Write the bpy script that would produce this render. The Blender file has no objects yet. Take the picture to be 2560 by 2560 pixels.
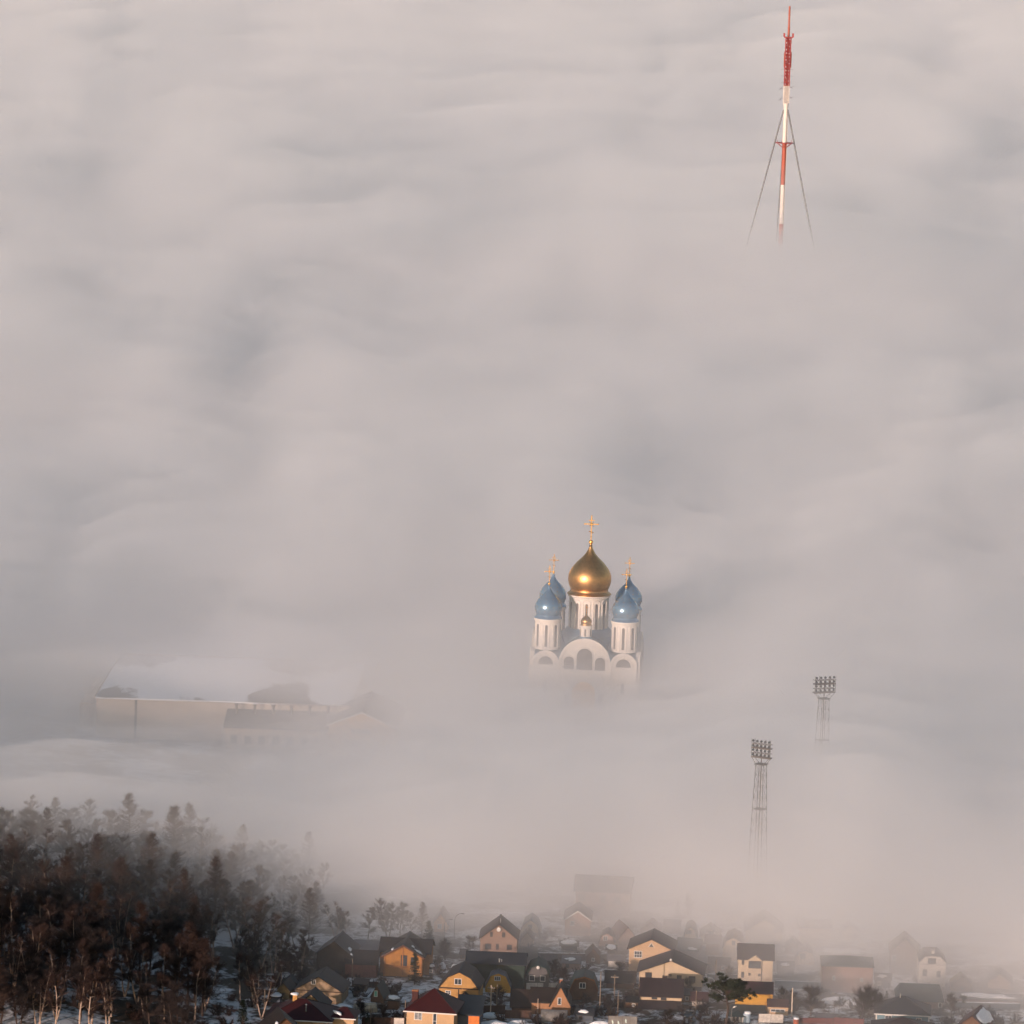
import bpy, math, random
import numpy as np
from mathutils import Vector, Matrix

S = bpy.context.scene
R = math.radians
PI = math.pi

# ------------------------------------------------------------------ camera
CAM_H = 243.0                      # camera height above the valley floor (m)
F = 12000.0                        # focal length in photo pixels (photo 2560 wide)
PITCH = math.atan((1280 + 420) / F)
ROLL = R(1.8)
cam = bpy.data.objects.new('camera', bpy.data.cameras.new('camera'))
S.collection.objects.link(cam)
cam.data.sensor_width = 36
cam.data.lens = 36 * F / 2560
cam.data.clip_start = 5
cam.data.clip_end = 60000
ROT = Matrix.Rotation(PI / 2 - PITCH, 4, 'X') @ Matrix.Rotation(ROLL, 4, 'Z')
CAM = Vector((0, 0, CAM_H))
cam.matrix_world = Matrix.Translation(CAM) @ ROT
S.camera = cam
FWD = -(ROT.to_3x3().col[2])

# ------------------------------------------------------------------ sky, sun, exposure
SUN_EL, SUN_AZ = 7.0, 211.0
w = bpy.data.worlds.new('World'); S.world = w; w.use_nodes = True
nt = w.node_tree
sky = nt.nodes.new('ShaderNodeTexSky'); sky.sky_type = 'NISHITA'; sky.sun_disc = False
sky.sun_elevation = R(SUN_EL); sky.sun_rotation = R(SUN_AZ)
nt.nodes['Background'].inputs['Strength'].default_value = 0.15
nt.links.new(sky.outputs[0], nt.nodes['Background'].inputs[0])
sl = bpy.data.lights.new('sun', 'SUN'); sl.energy = 4.0; sl.angle = R(.5); sl.color = (1, .755, .675)
so = bpy.data.objects.new('sun', sl); S.collection.objects.link(so)
so.rotation_euler = Vector((math.sin(R(SUN_AZ)) * math.cos(R(SUN_EL)), math.cos(R(SUN_AZ)) * math.cos(R(SUN_EL)), math.sin(R(SUN_EL)))).to_track_quat('Z', 'Y').to_euler()
so.location = (-300, -500, 600)
vs = S.view_settings
vs.view_transform = 'Standard'; vs.look = 'None'; vs.exposure = .2; vs.gamma = 1; vs.use_curve_mapping = False
c = S.cycles
c.use_denoising = True
c.volume_bounces = 6; c.max_bounces = 12; c.diffuse_bounces = 2; c.glossy_bounces = 2; c.transmission_bounces = 2
c.use_adaptive_sampling = True; c.adaptive_threshold = .05

# ------------------------------------------------------------------ numeric helpers
def sm(a, b, x):
    t = np.clip((np.asarray(x, float) - a) / (b - a), 0, 1)
    return t * t * (3 - 2 * t)
def hash2(ix, iy, s):
    n = (ix * 374761393 + iy * 668265263 + s * 1442695041) & 0xffffffff
    n = ((n ^ (n >> 13)) * 1274126177) & 0xffffffff
    return ((n ^ (n >> 16)) & 0xffff) / 65535.0
def vnoise(x, y, s):
    xi = np.floor(x).astype(np.int64); yi = np.floor(y).astype(np.int64); fx = x - xi; fy = y - yi
    u = fx**3 * (fx * (fx * 6 - 15) + 10); v = fy**3 * (fy * (fy * 6 - 15) + 10)
    a = hash2(xi, yi, s); b = hash2(xi + 1, yi, s); cc = hash2(xi, yi + 1, s); d = hash2(xi + 1, yi + 1, s)
    return (a * (1 - u) + b * u) * (1 - v) + (cc * (1 - u) + d * u) * v
def fbm(x, y, s, o=4, g=.5):
    x = np.asarray(x, float); y = np.asarray(y, float)
    t = 0; a = 1; n = 0
    for k in range(o):
        t = t + a * vnoise(x + 17.3 * k, y - 9.1 * k, s + k); n += a; a *= g; x = x * 2.03; y = y * 2.03
    return t / n

def hill(x, y):
    return 8 * (1 - sm(-112, -46, x)) * sm(880, 960, y) * (1 - sm(1088, 1190, y))
def terrain(x, y):
    bumps = .5 * (fbm(np.asarray(x) / 9.0, np.asarray(y) / 9.0, 3, 3) - .5) * sm(880, 930, y) * (1 - sm(1300, 1500, y))
    return hill(x, y) + bumps

def ray(px, py):
    return (ROT.to_3x3() @ Vector(((px - 1280) / F, (1280 - py) / F, -1))).normalized()
def at(px, py, z=None):
    """the place on the ground seen at a photo pixel (or where that sight line passes height z)"""
    d = ray(px, py); zz = 0.0 if z is None else z
    for _ in range(1 if z is not None else 6):
        p = CAM + d * ((zz - CAM_H) / d.z)
        if z is None: zz = float(terrain(p.x, p.y))
    if z is None: p.z = zz
    return p
def on_y(px, py, Y):
    d = ray(px, py); return CAM + d * (Y / d.y)
def ppm(p):
    """photo pixels per metre at a place"""
    return F / (Vector(p) - CAM).dot(FWD)

# ------------------------------------------------------------------ materials
MATS = {}
def mat(name, col, rough=.8, var=.18, scale=.6, metal=0.0, bump=0.0, bscale=8.0, stripe=0.0, sscale=3.0, saxis='X', col2=None, spec=.3):
    if name in MATS: return MATS[name]
    m = bpy.data.materials.new(name); m.use_nodes = True; t = m.node_tree; b = t.nodes['Principled BSDF']
    b.inputs['Roughness'].default_value = rough; b.inputs['Metallic'].default_value = metal
    b.inputs['Specular IOR Level'].default_value = spec
    tc = t.nodes.new('ShaderNodeTexCoord'); n = t.nodes.new('ShaderNodeTexNoise')
    n.inputs['Scale'].default_value = scale; n.inputs['Detail'].default_value = 5; n.inputs['Roughness'].default_value = .65
    t.links.new(tc.outputs['Object'], n.inputs['Vector'])
    r = t.nodes.new('ShaderNodeValToRGB')
    lo = col2 if col2 else tuple(max(0, x * (1 - var * 1.6)) for x in col)
    hi = tuple(min(1, x * (1 + var)) for x in col) if not col2 else col
    r.color_ramp.elements[0].position = .32; r.color_ramp.elements[0].color = (*lo, 1)
    r.color_ramp.elements[1].position = .68; r.color_ramp.elements[1].color = (*hi, 1)
    t.links.new(n.outputs['Fac'], r.inputs['Fac']); src = r.outputs['Color']
    hsrc = None
    if stripe > 0:
        wv = t.nodes.new('ShaderNodeTexWave'); wv.bands_direction = saxis; wv.inputs['Scale'].default_value = sscale
        wv.inputs['Distortion'].default_value = .4; wv.inputs['Detail'].default_value = 1
        t.links.new(tc.outputs['Object'], wv.inputs['Vector'])
        mx = t.nodes.new('ShaderNodeMix'); mx.data_type = 'RGBA'; mx.blend_type = 'MULTIPLY'; mx.inputs['Factor'].default_value = stripe
        t.links.new(src, mx.inputs['A']); t.links.new(wv.outputs['Color'], mx.inputs['B']); src = mx.outputs['Result']; hsrc = wv.outputs['Fac']
    t.links.new(src, b.inputs['Base Color'])
    if bump > 0:
        bp = t.nodes.new('ShaderNodeBump'); bp.inputs['Strength'].default_value = bump; bp.inputs['Distance'].default_value = .1
        if hsrc is None:
            n2 = t.nodes.new('ShaderNodeTexNoise'); n2.inputs['Scale'].default_value = bscale; n2.inputs['Detail'].default_value = 4
            t.links.new(tc.outputs['Object'], n2.inputs['Vector']); hsrc = n2.outputs['Fac']
        t.links.new(hsrc, bp.inputs['Height']); t.links.new(bp.outputs['Normal'], b.inputs['Normal'])
    MATS[name] = m
    return m

def wallm(n, col, **k):
    if 'col2' in k: k['col2'] = tuple(.68 * x for x in k['col2'])
    return mat(n, tuple(.68 * x for x in col), **k)
WALL = dict(
    cream=wallm('cream plaster', (.68, .44, .25), var=.08, scale=.5, bump=.1),
    cream2=wallm('pale cream plaster', (.70, .53, .35), var=.08, scale=.5),
    yellow=wallm('yellow siding', (.86, .42, .035), var=.08, stripe=.25, sscale=2.2, saxis='Z', bump=.3),
    log=wallm('orange log wall', (.60, .26, .06), var=.15, stripe=.3, sscale=1.8, saxis='Z', bump=.5),
    ochre=wallm('ochre plank wall', (.72, .39, .13), var=.12, stripe=.25, sscale=2.5, saxis='Z', bump=.3),
    brown=wallm('brown timber wall', (.20, .10, .055), var=.2, stripe=.3, sscale=2.5, saxis='Z', bump=.3),
    taupe=wallm('taupe siding', (.34, .21, .15), var=.08, stripe=.15, sscale=2.5, saxis='Z'),
    dark=wallm('dark weathered boards', (.055, .042, .036), var=.3, stripe=.4, sscale=3, saxis='X', bump=.4),
    grey=wallm('grey siding', (.15, .14, .14), var=.1, stripe=.2, sscale=2.5, saxis='Z'),
    white=wallm('white plaster', (.78, .70, .62), var=.06),
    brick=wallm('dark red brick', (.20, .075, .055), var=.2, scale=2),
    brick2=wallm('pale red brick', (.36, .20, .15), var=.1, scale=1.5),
    orange=wallm('orange siding', (.52, .26, .13), var=.08, stripe=.2, sscale=3, saxis='Z'),
    pink=wallm('pinkish siding', (.55, .34, .25), var=.06, stripe=.15, sscale=3, saxis='Z'),
    blue=wallm('pale blue siding', (.20, .36, .44), var=.08, stripe=.2, sscale=2.5, saxis='Z'),
    concrete=wallm('beige concrete panel', (.46, .32, .20), var=.2, scale=.8, bump=.2),
    olive=wallm('weathered yellow plank', (.26, .19, .09), var=.25, scale=1.5),
    green=wallm('dark green boards', (.03, .055, .042), var=.2, stripe=.3, sscale=3, saxis='X'),
    stone=wallm('rough field stone', (.34, .25, .19), col2=(.12, .09, .075), scale=3, bump=.6),
    slatewall=wallm('blue grey painted wall', (.10, .12, .15), var=.15),
)
def roofm(n, col, axis='X'): return mat(n, tuple(.42 * x for x in col), rough=.62, var=.14, scale=.5, stripe=.3, sscale=1.6, saxis=axis, bump=.35, spec=.35)
ROOF = dict(
    burgundy=roofm('burgundy metal roof', (.115, .020, .022)),
    burg2=roofm('faded burgundy roof', (.13, .045, .045)),
    plum=roofm('plum metal roof', (.070, .042, .046)),
    slate=roofm('blue grey metal roof', (.055, .066, .085)),
    black=roofm('black brown roof', (.026, .023, .025)),
    green=roofm('dark green metal roof', (.018, .095, .080)),
    teal=roofm('teal metal roof', (.035, .085, .090)),
    brown=roofm('brown metal roof', (.060, .036, .026)),
    asbestos=mat('grey corrugated roof', (.15, .15, .165), var=.2, stripe=.35, sscale=2.5, bump=.4),
    maroon=roofm('maroon ridge roof', (.045, .026, .028)),
)
def snow_mat():
    m = mat('snow', (.76, .77, .79), rough=.7, var=.06, scale=1.2, bump=.35, bscale=3)
    return m
SNOW = snow_mat()
TRIM = mat('white painted trim', (.62, .59, .55), var=.05)
DARKTRIM = mat('dark brown trim', (.05, .03, .022), var=.2)
GLASS = mat('dark window glass', (.035, .045, .055), rough=.12, var=.3, spec=.6)
GLASSL = mat('curtained window glass', (.22, .23, .24), rough=.2, var=.3, scale=2, spec=.5)
WOODP = mat('grey wooden pole', (.20, .15, .11), var=.25, scale=2)
STEEL = mat('dark galvanised steel', (.14, .13, .13), rough=.5, metal=.3, var=.2)
BRICKC = mat('chimney brick', (.30, .12, .07), var=.25, scale=4)
METALC = mat('zinc flue metal', (.45, .44, .42), rough=.35, metal=.8, var=.2)

# ------------------------------------------------------------------ mesh builder
class MB:
    def __init__(s): s.v = []; s.f = []
    def add(s, vs, fs):
        o = len(s.v); s.v += [tuple(x) for x in vs]; s.f += [tuple(o + i for i in q) for q in fs]; return s
    def box(s, x0, x1, y0, y1, z0, z1):
        return s.add([(x, y, z) for x in (x0, x1) for y in (y0, y1) for z in (z0, z1)],
                     [(0, 1, 3, 2), (4, 6, 7, 5), (0, 4, 5, 1), (2, 3, 7, 6), (0, 2, 6, 4), (1, 5, 7, 3)])
    def prism(s, poly, y0, y1, axis='y'):
        """polygon of (a, z) points extruded along y (or along x when axis is x)"""
        n = len(poly)
        mk = (lambda a, z, t: (a, t, z)) if axis == 'y' else (lambda a, z, t: (t, a, z))
        vs = [mk(a, z, y0) for a, z in poly] + [mk(a, z, y1) for a, z in poly]
        fs = [tuple(range(n)), tuple(reversed(range(n, 2 * n)))] + [(i, n + i, n + (i + 1) % n, (i + 1) % n) for i in range(n)]
        return s.add(vs, fs)
    def tube(s, p0, p1, r0, r1=None, n=6, caps=True):
        p0 = Vector(p0); p1 = Vector(p1); r1 = r0 if r1 is None else r1
        d = (p1 - p0); 
        if d.length < 1e-6: return s
        q = d.to_track_quat('Z', 'Y'); vs = []
        for p, r in ((p0, r0), (p1, r1)):
            for k in range(n):
                a = 2 * PI * k / n; vs.append(p + q @ Vector((r * math.cos(a), r * math.sin(a), 0)))
        fs = [(k, (k + 1) % n, n + (k + 1) % n, n + k) for k in range(n)]
        if caps: fs += [tuple(reversed(range(n))), tuple(range(n, 2 * n))]
        return s.add(vs, fs)
    def lathe(s, prof, n=32, cx=0, cy=0):
        vs = [(cx + r * math.cos(2 * PI * k / n), cy + r * math.sin(2 * PI * k / n), z) for r, z in prof for k in range(n)]
        m = len(prof)
        fs = [(j * n + k, j * n + (k + 1) % n, (j + 1) * n + (k + 1) % n, (j + 1) * n + k) for j in range(m - 1) for k in range(n)]
        fs += [tuple(reversed(range(n))), tuple(range((m - 1) * n, m * n))]
        return s.add(vs, fs)
    def sphere(s, cx, cy, cz, r, n=12, m=8, sz=1.0):
        return s.lathe([(r * math.sin(PI * (j + .02) / (m + .04)), 0) for j in range(m + 1)], n) if False else s.lathe(
            [(max(.002, r * math.sin(PI * j / m)), cz - r * sz * math.cos(PI * j / m)) for j in range(m + 1)], n, cx, cy)
    def mesh(s, name, m=None, smooth=False):
        me = bpy.data.meshes.new(name); me.from_pydata(s.v, [], s.f)
        if m: me.materials.append(m)
        me.update()
        if smooth: me.polygons.foreach_set('use_smooth', [True] * len(me.polygons))
        return me
    def build(s, name, m, parent=None, smooth=False, loc=None):
        o = bpy.data.objects.new(name, s.mesh(name, m, smooth)); S.collection.objects.link(o)
        if parent: o.parent = parent
        if loc: o.location = loc
        return o
def tag(o, label, cat, group=None, kind=None):
    if label: o['label'] = label
    if cat: o['category'] = cat
    if group: o['group'] = group
    if kind: o['kind'] = kind
    return o
def thing(name, label, cat, loc=(0, 0, 0), rz=0.0, group=None, scale=None):
    o = bpy.data.objects.new(name, None); S.collection.objects.link(o)
    o.empty_display_size = .5; o.location = loc; o.rotation_euler = (0, 0, rz)
    if scale: o.scale = scale if isinstance(scale, tuple) else (scale, scale, scale)
    return tag(o, label, cat, group)
def link_copy(src, parent):
    o = src.copy(); S.collection.objects.link(o); o.parent = parent
    return o

# ------------------------------------------------------------------ ground
def grid_object(name, xs, ys, zf, m, kind):
    X, Y = np.meshgrid(xs, ys); Z = zf(X, Y); ny, nx = X.shape
    v = np.stack([X, Y, Z], -1).reshape(-1, 3); idx = np.arange(ny * nx).reshape(ny, nx)
    q = np.stack([idx[:-1, :-1], idx[:-1, 1:], idx[1:, 1:], idx[1:, :-1]], -1).reshape(-1, 4)
    me = bpy.data.meshes.new(name); me.from_pydata(v.tolist(), [], q.tolist()); me.update()
    me.polygons.foreach_set('use_smooth', [True] * len(me.polygons)); me.materials.append(m)
    o = bpy.data.objects.new(name, me); S.collection.objects.link(o); o['kind'] = kind
    return o
def ground_mat():
    m = bpy.data.materials.new('snowy ground'); m.use_nodes = True; t = m.node_tree; b = t.nodes['Principled BSDF']
    b.inputs['Roughness'].default_value = .85; b.inputs['Specular IOR Level'].default_value = .2
    tc = t.nodes.new('ShaderNodeTexCoord')
    def noise(sc, det, ro=.6):
        n = t.nodes.new('ShaderNodeTexNoise'); n.inputs['Scale'].default_value = sc; n.inputs['Detail'].default_value = det
        n.inputs['Roughness'].default_value = ro; t.links.new(tc.outputs['Object'], n.inputs['Vector']); return n
    big = noise(.05, 6, .7); fine = noise(.5, 6, .7); soil = noise(1.3, 5)
    mxa = t.nodes.new('ShaderNodeMath'); mxa.operation = 'ADD'
    mul = t.nodes.new('ShaderNodeMath'); mul.operation = 'MULTIPLY'; mul.inputs[1].default_value = .45
    t.links.new(fine.outputs['Fac'], mul.inputs[0]); t.links.new(big.outputs['Fac'], mxa.inputs[0]); t.links.new(mul.outputs[0], mxa.inputs[1])
    r = t.nodes.new('ShaderNodeValToRGB'); r.color_ramp.elements[0].position = .70; r.color_ramp.elements[1].position = .80
    t.links.new(mxa.outputs[0], r.inputs['Fac'])
    dirt = t.nodes.new('ShaderNodeValToRGB'); dirt.color_ramp.elements[0].color = (.022, .016, .013, 1); dirt.color_ramp.elements[1].color = (.11, .08, .055, 1)
    t.links.new(soil.outputs['Fac'], dirt.inputs['Fac'])
    mx = t.nodes.new('ShaderNodeMix'); mx.data_type = 'RGBA'; mx.inputs['B'].default_value = (.68, .69, .71, 1)
    t.links.new(r.outputs['Color'], mx.inputs['Factor']); t.links.new(dirt.outputs['Color'], mx.inputs['A'])
    t.links.new(mx.outputs['Result'], b.inputs['Base Color'])
    bp = t.nodes.new('ShaderNodeBump'); bp.inputs['Strength'].default_value = .5; bp.inputs['Distance'].default_value = .25
    t.links.new(fine.outputs['Fac'], bp.inputs['Height']); t.links.new(bp.outputs['Normal'], b.inputs['Normal'])
    return m
gx = np.concatenate([[-20000, -6000, -2000, -800, -400, -250], np.arange(-180, 180, 2.2), [200, 250, 400, 800, 2000, 6000, 20000]])
gy = np.concatenate([[-6000, -500, 300, 600, 800, 860, 880], np.arange(890, 1200, 2.2), [1230, 1260, 1300, 1400, 1600, 2000, 4000, 9000, 40000]])
grid_object('ground', gx, gy, terrain, ground_mat(), 'structure')

# ------------------------------------------------------------------ houses
def window(parent, u, z, ww, hh, frame=TRIM, pane=GLASS, y=0.0, mull=1, fw=.11, name='window', tr=False, arch=False):
    """window standing on a front wall (facing -y) at x=u, sill height z"""
    x0, x1, z0, z1 = u - ww / 2, u + ww / 2, z, z + hh
    mb = MB()
    d0, d1 = y - .07, y + .03
    mb.box(x0 - fw, x1 + fw, d0, d1, z1, z1 + fw); mb.box(x0 - fw, x1 + fw, d0 - .05, d1, z0 - fw, z0)
    mb.box(x0 - fw, x0, d0, d1, z0, z1); mb.box(x1, x1 + fw, d0, d1, z0, z1)
    fo = mb.build(name, frame, parent)
    MB().box(x0, x1, y - .02, y + .02, z0, z1).build('pane', pane, fo)
    for k in range(mull):
        xm = x0 + ww * (k + 1) / (mull + 1)
        MB().box(xm - .04, xm + .04, d0 + .015, y - .021, z0, z1).build('mullion', frame, fo)
    if tr: MB().box(x0, x1, d0 + .012, y - .0215, z0 + hh * .42, z0 + hh * .42 + .07).build('transom', frame, fo)
    return fo
def roof_profile(pts, t):
    top = [(x, z + t) for x, z in pts]; bot = [(x, z + .02) for x, z in pts]
    return top + bot[::-1]
def blob(parent, origin, eu, ev, nn, ru, rv, th, seed, name='snow_patch', m=None):
    """irregular patch of lying snow on the plane through origin spanned by eu, ev"""
    rr = random.Random(seed); n = 14; vs = []; origin = Vector(origin)
    rad = [1 + rr.uniform(-.28, .28) for _ in range(n)]
    for k, (sc, hgt) in enumerate(((1.0, .0), (.92, .8), (.5, 1.0))):
        for i in range(n):
            a = 2 * PI * i / n
            vs.append(origin + eu * (ru * rad[i] * sc * math.cos(a)) + ev * (rv * rad[i] * sc * math.sin(a)) + nn * (.015 + th * hgt))
    vs.append(origin + nn * (th * 1.02 + .015))
    fs = [(j * n + i, j * n + (i + 1) % n, (j + 1) * n + (i + 1) % n, (j + 1) * n + i) for j in range(2) for i in range(n)]
    fs += [(2 * n + i, 2 * n + (i + 1) % n, 3 * n) for i in range(n)]
    return MB().add(vs, fs).build(name, m or SNOW, parent, smooth=True)

def shell(T, kind, w, d, h, rh, wall, roof, ov=.45, x=0.0, y=0.0, verge=None, brk=(.34, .62), cap=None, wname='wall', t=.16, ridge=None, apexflat=.0):
    """walls and roof of one block; front wall in the plane y"""
    wm = WALL[wall]; rm = ROOF[roof]
    x0, x1, y0, y1 = x - w / 2, x + w / 2, y, y + d
    if kind in ('gf', 'gam'):
        if kind == 'gf': prof = [(x0, h), (x, h + rh), (x1, h)]
        else:
            bx, bz = brk
            prof = [(x0, h), (x - bx * w, h + bz * rh), (x, h + rh), (x + bx * w, h + bz * rh), (x1, h)]
        MB().prism([(x0, -.6)] + prof + [(x1, -.6)], y0, y1).build(wname, wm, T)
        a, b = Vector(prof[0]), Vector(prof[1]); e = (a - b).normalized() * ov
        pe = [(a.x + e.x, a.y + e.y)] + prof[1:-1] + [(x1 - (e.x), a.y + e.y)]
        mb = MB(); 
        for i in range(len(pe) - 1):
            mb.prism([(pe[i][0], pe[i][1] + .02), (pe[i][0], pe[i][1] + t), (pe[i + 1][0], pe[i + 1][1] + t), (pe[i + 1][0], pe[i + 1][1] + .02)], y0 - ov, y1 + ov)
        ro = mb.build('roof', rm, T)
        if verge:
            v = MB()
            for i in range(len(pe) - 1):
                v.prism([(pe[i][0], pe[i][1] - .16), (pe[i][0], pe[i][1] + t + .02), (pe[i + 1][0], pe[i + 1][1] + t + .02), (pe[i + 1][0], pe[i + 1][1] - .16)], y0 - ov - .05, y0 - ov - .004)
            v.build('verge_board', verge, ro)
        if cap: MB().box(x - .16, x + .16, y0 - ov - .03, y1 + ov + .03, h + rh + t - .06, h + rh + t + .06).build('ridge_cap', cap, ro)
        return ro, ('front', Vector((x, y0, h + rh)), pe, (y0, y1))
    if kind == 'gs':
        prof = [(y0, h), ((y0 + y1) / 2, h + rh), (y1, h)]
        MB().prism([(y0, -.6)] + prof + [(y1, -.6)], x0, x1, 'x').build(wname, wm, T)
        sl_ = Vector((prof[1][0] - prof[0][0], prof[1][1] - prof[0][1])).normalized() * ov
        pe = [(y0 - sl_.x, h - sl_.y), prof[1], (y1 + sl_.x, h - sl_.y)]
        mb = MB()
        for i in range(2):
            mb.prism([(pe[i][0], pe[i][1] + .02), (pe[i][0], pe[i][1] + t), (pe[i + 1][0], pe[i + 1][1] + t), (pe[i + 1][0], pe[i + 1][1] + .02)], x0 - ov, x1 + ov, 'x')
        ro = mb.build('roof', rm, T)
        if verge: MB().box(x0 - ov, x1 + ov, pe[0][0] - .06, pe[0][0] - .004, pe[0][1] - .12, pe[0][1] + t).build('fascia', verge, ro)
        return ro, ('side', None, pe, (x0, x1))
    if kind == 'flat':
        MB().box(x0, x1, y0, y1, -.6, h).build(wname, wm, T)
        ro = MB().box(x0 - ov, x1 + ov, y0 - ov, y1 + ov, h + .004, h + .22).build('roof', rm, T)
        return ro, None
    if kind == 'mono':      # rear edge higher than the front by rh
        MB().prism([(y0, -.6), (y0, h), (y1, h + rh), (y1, -.6)], x0, x1, 'x').build(wname, wm, T)
        k = rh / d
        ro = MB().prism([(y0 - ov, h - ov * k + .02), (y0 - ov, h - ov * k + t), (y1 + ov, h + rh + ov * k + t), (y1 + ov, h + rh + ov * k + .02)], x0 - ov, x1 + ov, 'x').build('roof', rm, T)
        return ro, None
    if kind == 'hip':
        MB().box(x0, x1, y0, y1, -.6, h).build(wname, wm, T)
        rl = (w - d) / 2 if ridge is None else ridge
        rl = max(rl, .02); yc = (y0 + y1) / 2
        E_ = [(x0 - ov, y0 - ov), (x1 + ov, y0 - ov), (x1 + ov, y1 + ov), (x0 - ov, y1 + ov)]
        hz = h - .12
        vs = [(a, b, hz) for a, b in E_] + [(a, b, hz + .12) for a, b in E_] + [(x - rl, yc, h + rh), (x + rl, yc, h + rh)]
        fs = [(3, 2, 1, 0), (0, 1, 5, 4), (1, 2, 6, 5), (2, 3, 7, 6), (3, 0, 4, 7), (4, 5, 9, 8), (5, 6, 9), (6, 7, 8, 9), (7, 4, 8)]
        ro = MB().add(vs, fs).build('roof', rm, T)
        if cap:
            mb = MB()
            for i, j in ((4, 8), (5, 9), (6, 9), (7, 8)): mb.tube(vs[i], vs[j], .07, n=5)
            mb.tube(vs[8], vs[9], .08, n=5); mb.build('ridge_cap', cap, ro)
        if verge: MB().box(x0 - ov - .03, x1 + ov + .03, y0 - ov - .06, y0 - ov - .004, hz - .08, hz + .16).build('fascia', verge, ro)
        return ro, ('hip', None, vs, None)

HOUSES = {}
def house(key, label, xl, xr, yb, ye, ya, d, kind, wall, roof, rot=-4.0, name='house', wins=(), cat='house', **kw):
    """xl, xr: photo columns of the front wall corners, yb, ye, ya: rows of its foot, eaves and ridge; d: depth in metres"""
    p = at((xl + xr) / 2, yb); s = ppm(p); dep = math.asin((CAM_H - p.z) / (p - CAM).length)
    sv = s * math.cos(dep); w_ = (xr - xl) / s
    h = (yb - ye) / sv
    if kind in ('gs', 'hip'): rh = max(.6, ((ye - ya) - d / 2 * s * math.sin(dep)) / sv)
    elif kind == 'mono': rh = max(.1, ((ye - ya) - d * s * math.sin(dep)) / sv)
    else: rh = (ye - ya) / sv
    T = thing(name, label, cat, p, R(rot))
    ro, info = shell(T, kind, w_, d, h, rh, wall, roof, **kw)
    H = dict(T=T, s=s, sv=sv, w=w_, h=h, rh=rh, d=d, xc=(xl + xr) / 2, yb=yb, roof=ro, info=info, p=p)
    HOUSES[key] = H
    for wn in wins:      # (x0, x1, ytop, ybottom, options) in photo pixels
        o = dict(wn[4]) if len(wn) > 4 else {}
        lean = .031 * (yb - (wn[2] + wn[3]) / 2)
        u = ((wn[0] + wn[1]) / 2 - H['xc'] - lean) / s; zt = (yb - wn[2]) / sv; zb = (yb - wn[3]) / sv
        f_ = .10
        window(T, u, zb + f_, max(.3, (wn[1] - wn[0]) / s - 2 * f_), max(.25, zt - zb - 2 * f_), **o)
    return H
def chimney(H, x, y, z0, z1, wd=.55, m=None, cap=None):
    o = MB().box(x - wd / 2, x + wd / 2, y - wd / 2, y + wd / 2, z0, z1).build('chimney', m or BRICKC, H['T'])
    MB().box(x - wd / 2 - .08, x + wd / 2 + .08, y - wd / 2 - .08, y + wd / 2 + .08, z1, z1 + .1).build('chimney_cap', cap or METALC, o)
    return o
def flue(H, x, y, z0, z1, r=.09):
    o = MB().tube((x, y, z0), (x, y, z1), r, n=8).build('flue', METALC, H['T'])
    MB().lathe([(.02, z1 + .25), (r * 1.9, z1 + .08), (r * 1.9, z1 + .05), (.02, z1 + .05)][::-1], 8, x, y).build('flue_cowl', METALC, o)
def dish(H, x, z, r=.45, y=-.35):
    mb = MB(); n = 14; vs = [(x, y, z)]
    for k in range(n):
        a = 2 * PI * k / n; vs.append((x + r * math.cos(a), y - .14, z + r * math.sin(a)))
    mb.add(vs + [(a, b + .03, c_) for a, b, c_ in vs], [(0, 1 + (k + 1) % n, 1 + k) for k in range(n)] + [(n + 1, n + 2 + k, n + 2 + (k + 1) % n) for k in range(n)] + [(1 + k, 1 + (k + 1) % n, n + 2 + (k + 1) % n, n + 2 + k) for k in range(n)])
    mb.build('satellite_dish', TRIM, H['T'], smooth=True)
def snow_slope(H, side, u, vv, ru, rv, seed, th=.16):
    """snow on a gable roof: side -1 left slope, 1 right slope (gable front) or 0 front slope (gable side); u along the ridge 0..1, vv up the slope 0..1"""
    kind, _, pe, (a0, a1) = H['info']
    if kind == 'front':
        q0, q1 = (pe[0], pe[1]) if side < 0 else (pe[-1], pe[-2])
        e0 = Vector((q0[0], 0, q0[1] + .17)); e1 = Vector((q1[0], 0, q1[1] + .17)); ev = (e1 - e0).normalized(); eu = Vector((0, 1, 0))
        o = e0 + (e1 - e0) * vv + eu * (a0 + (a1 - a0) * u)
    else:
        q0, q1 = pe[0], pe[1]
        e0 = Vector((0, q0[0], q0[1] + .17)); e1 = Vector((0, q1[0], q1[1] + .17)); ev = (e1 - e0).normalized(); eu = Vector((1, 0, 0))
        o = e0 + (e1 - e0) * vv + eu * (a0 + (a1 - a0) * u)
    nn = eu.cross(ev); nn = nn if nn.z > 0 else -nn
    blob(H['roof'], o, eu, ev, nn, ru, rv, th, seed)
DW = dict(frame=DARKTRIM)
CW = dict(pane=GLASSL)

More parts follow.
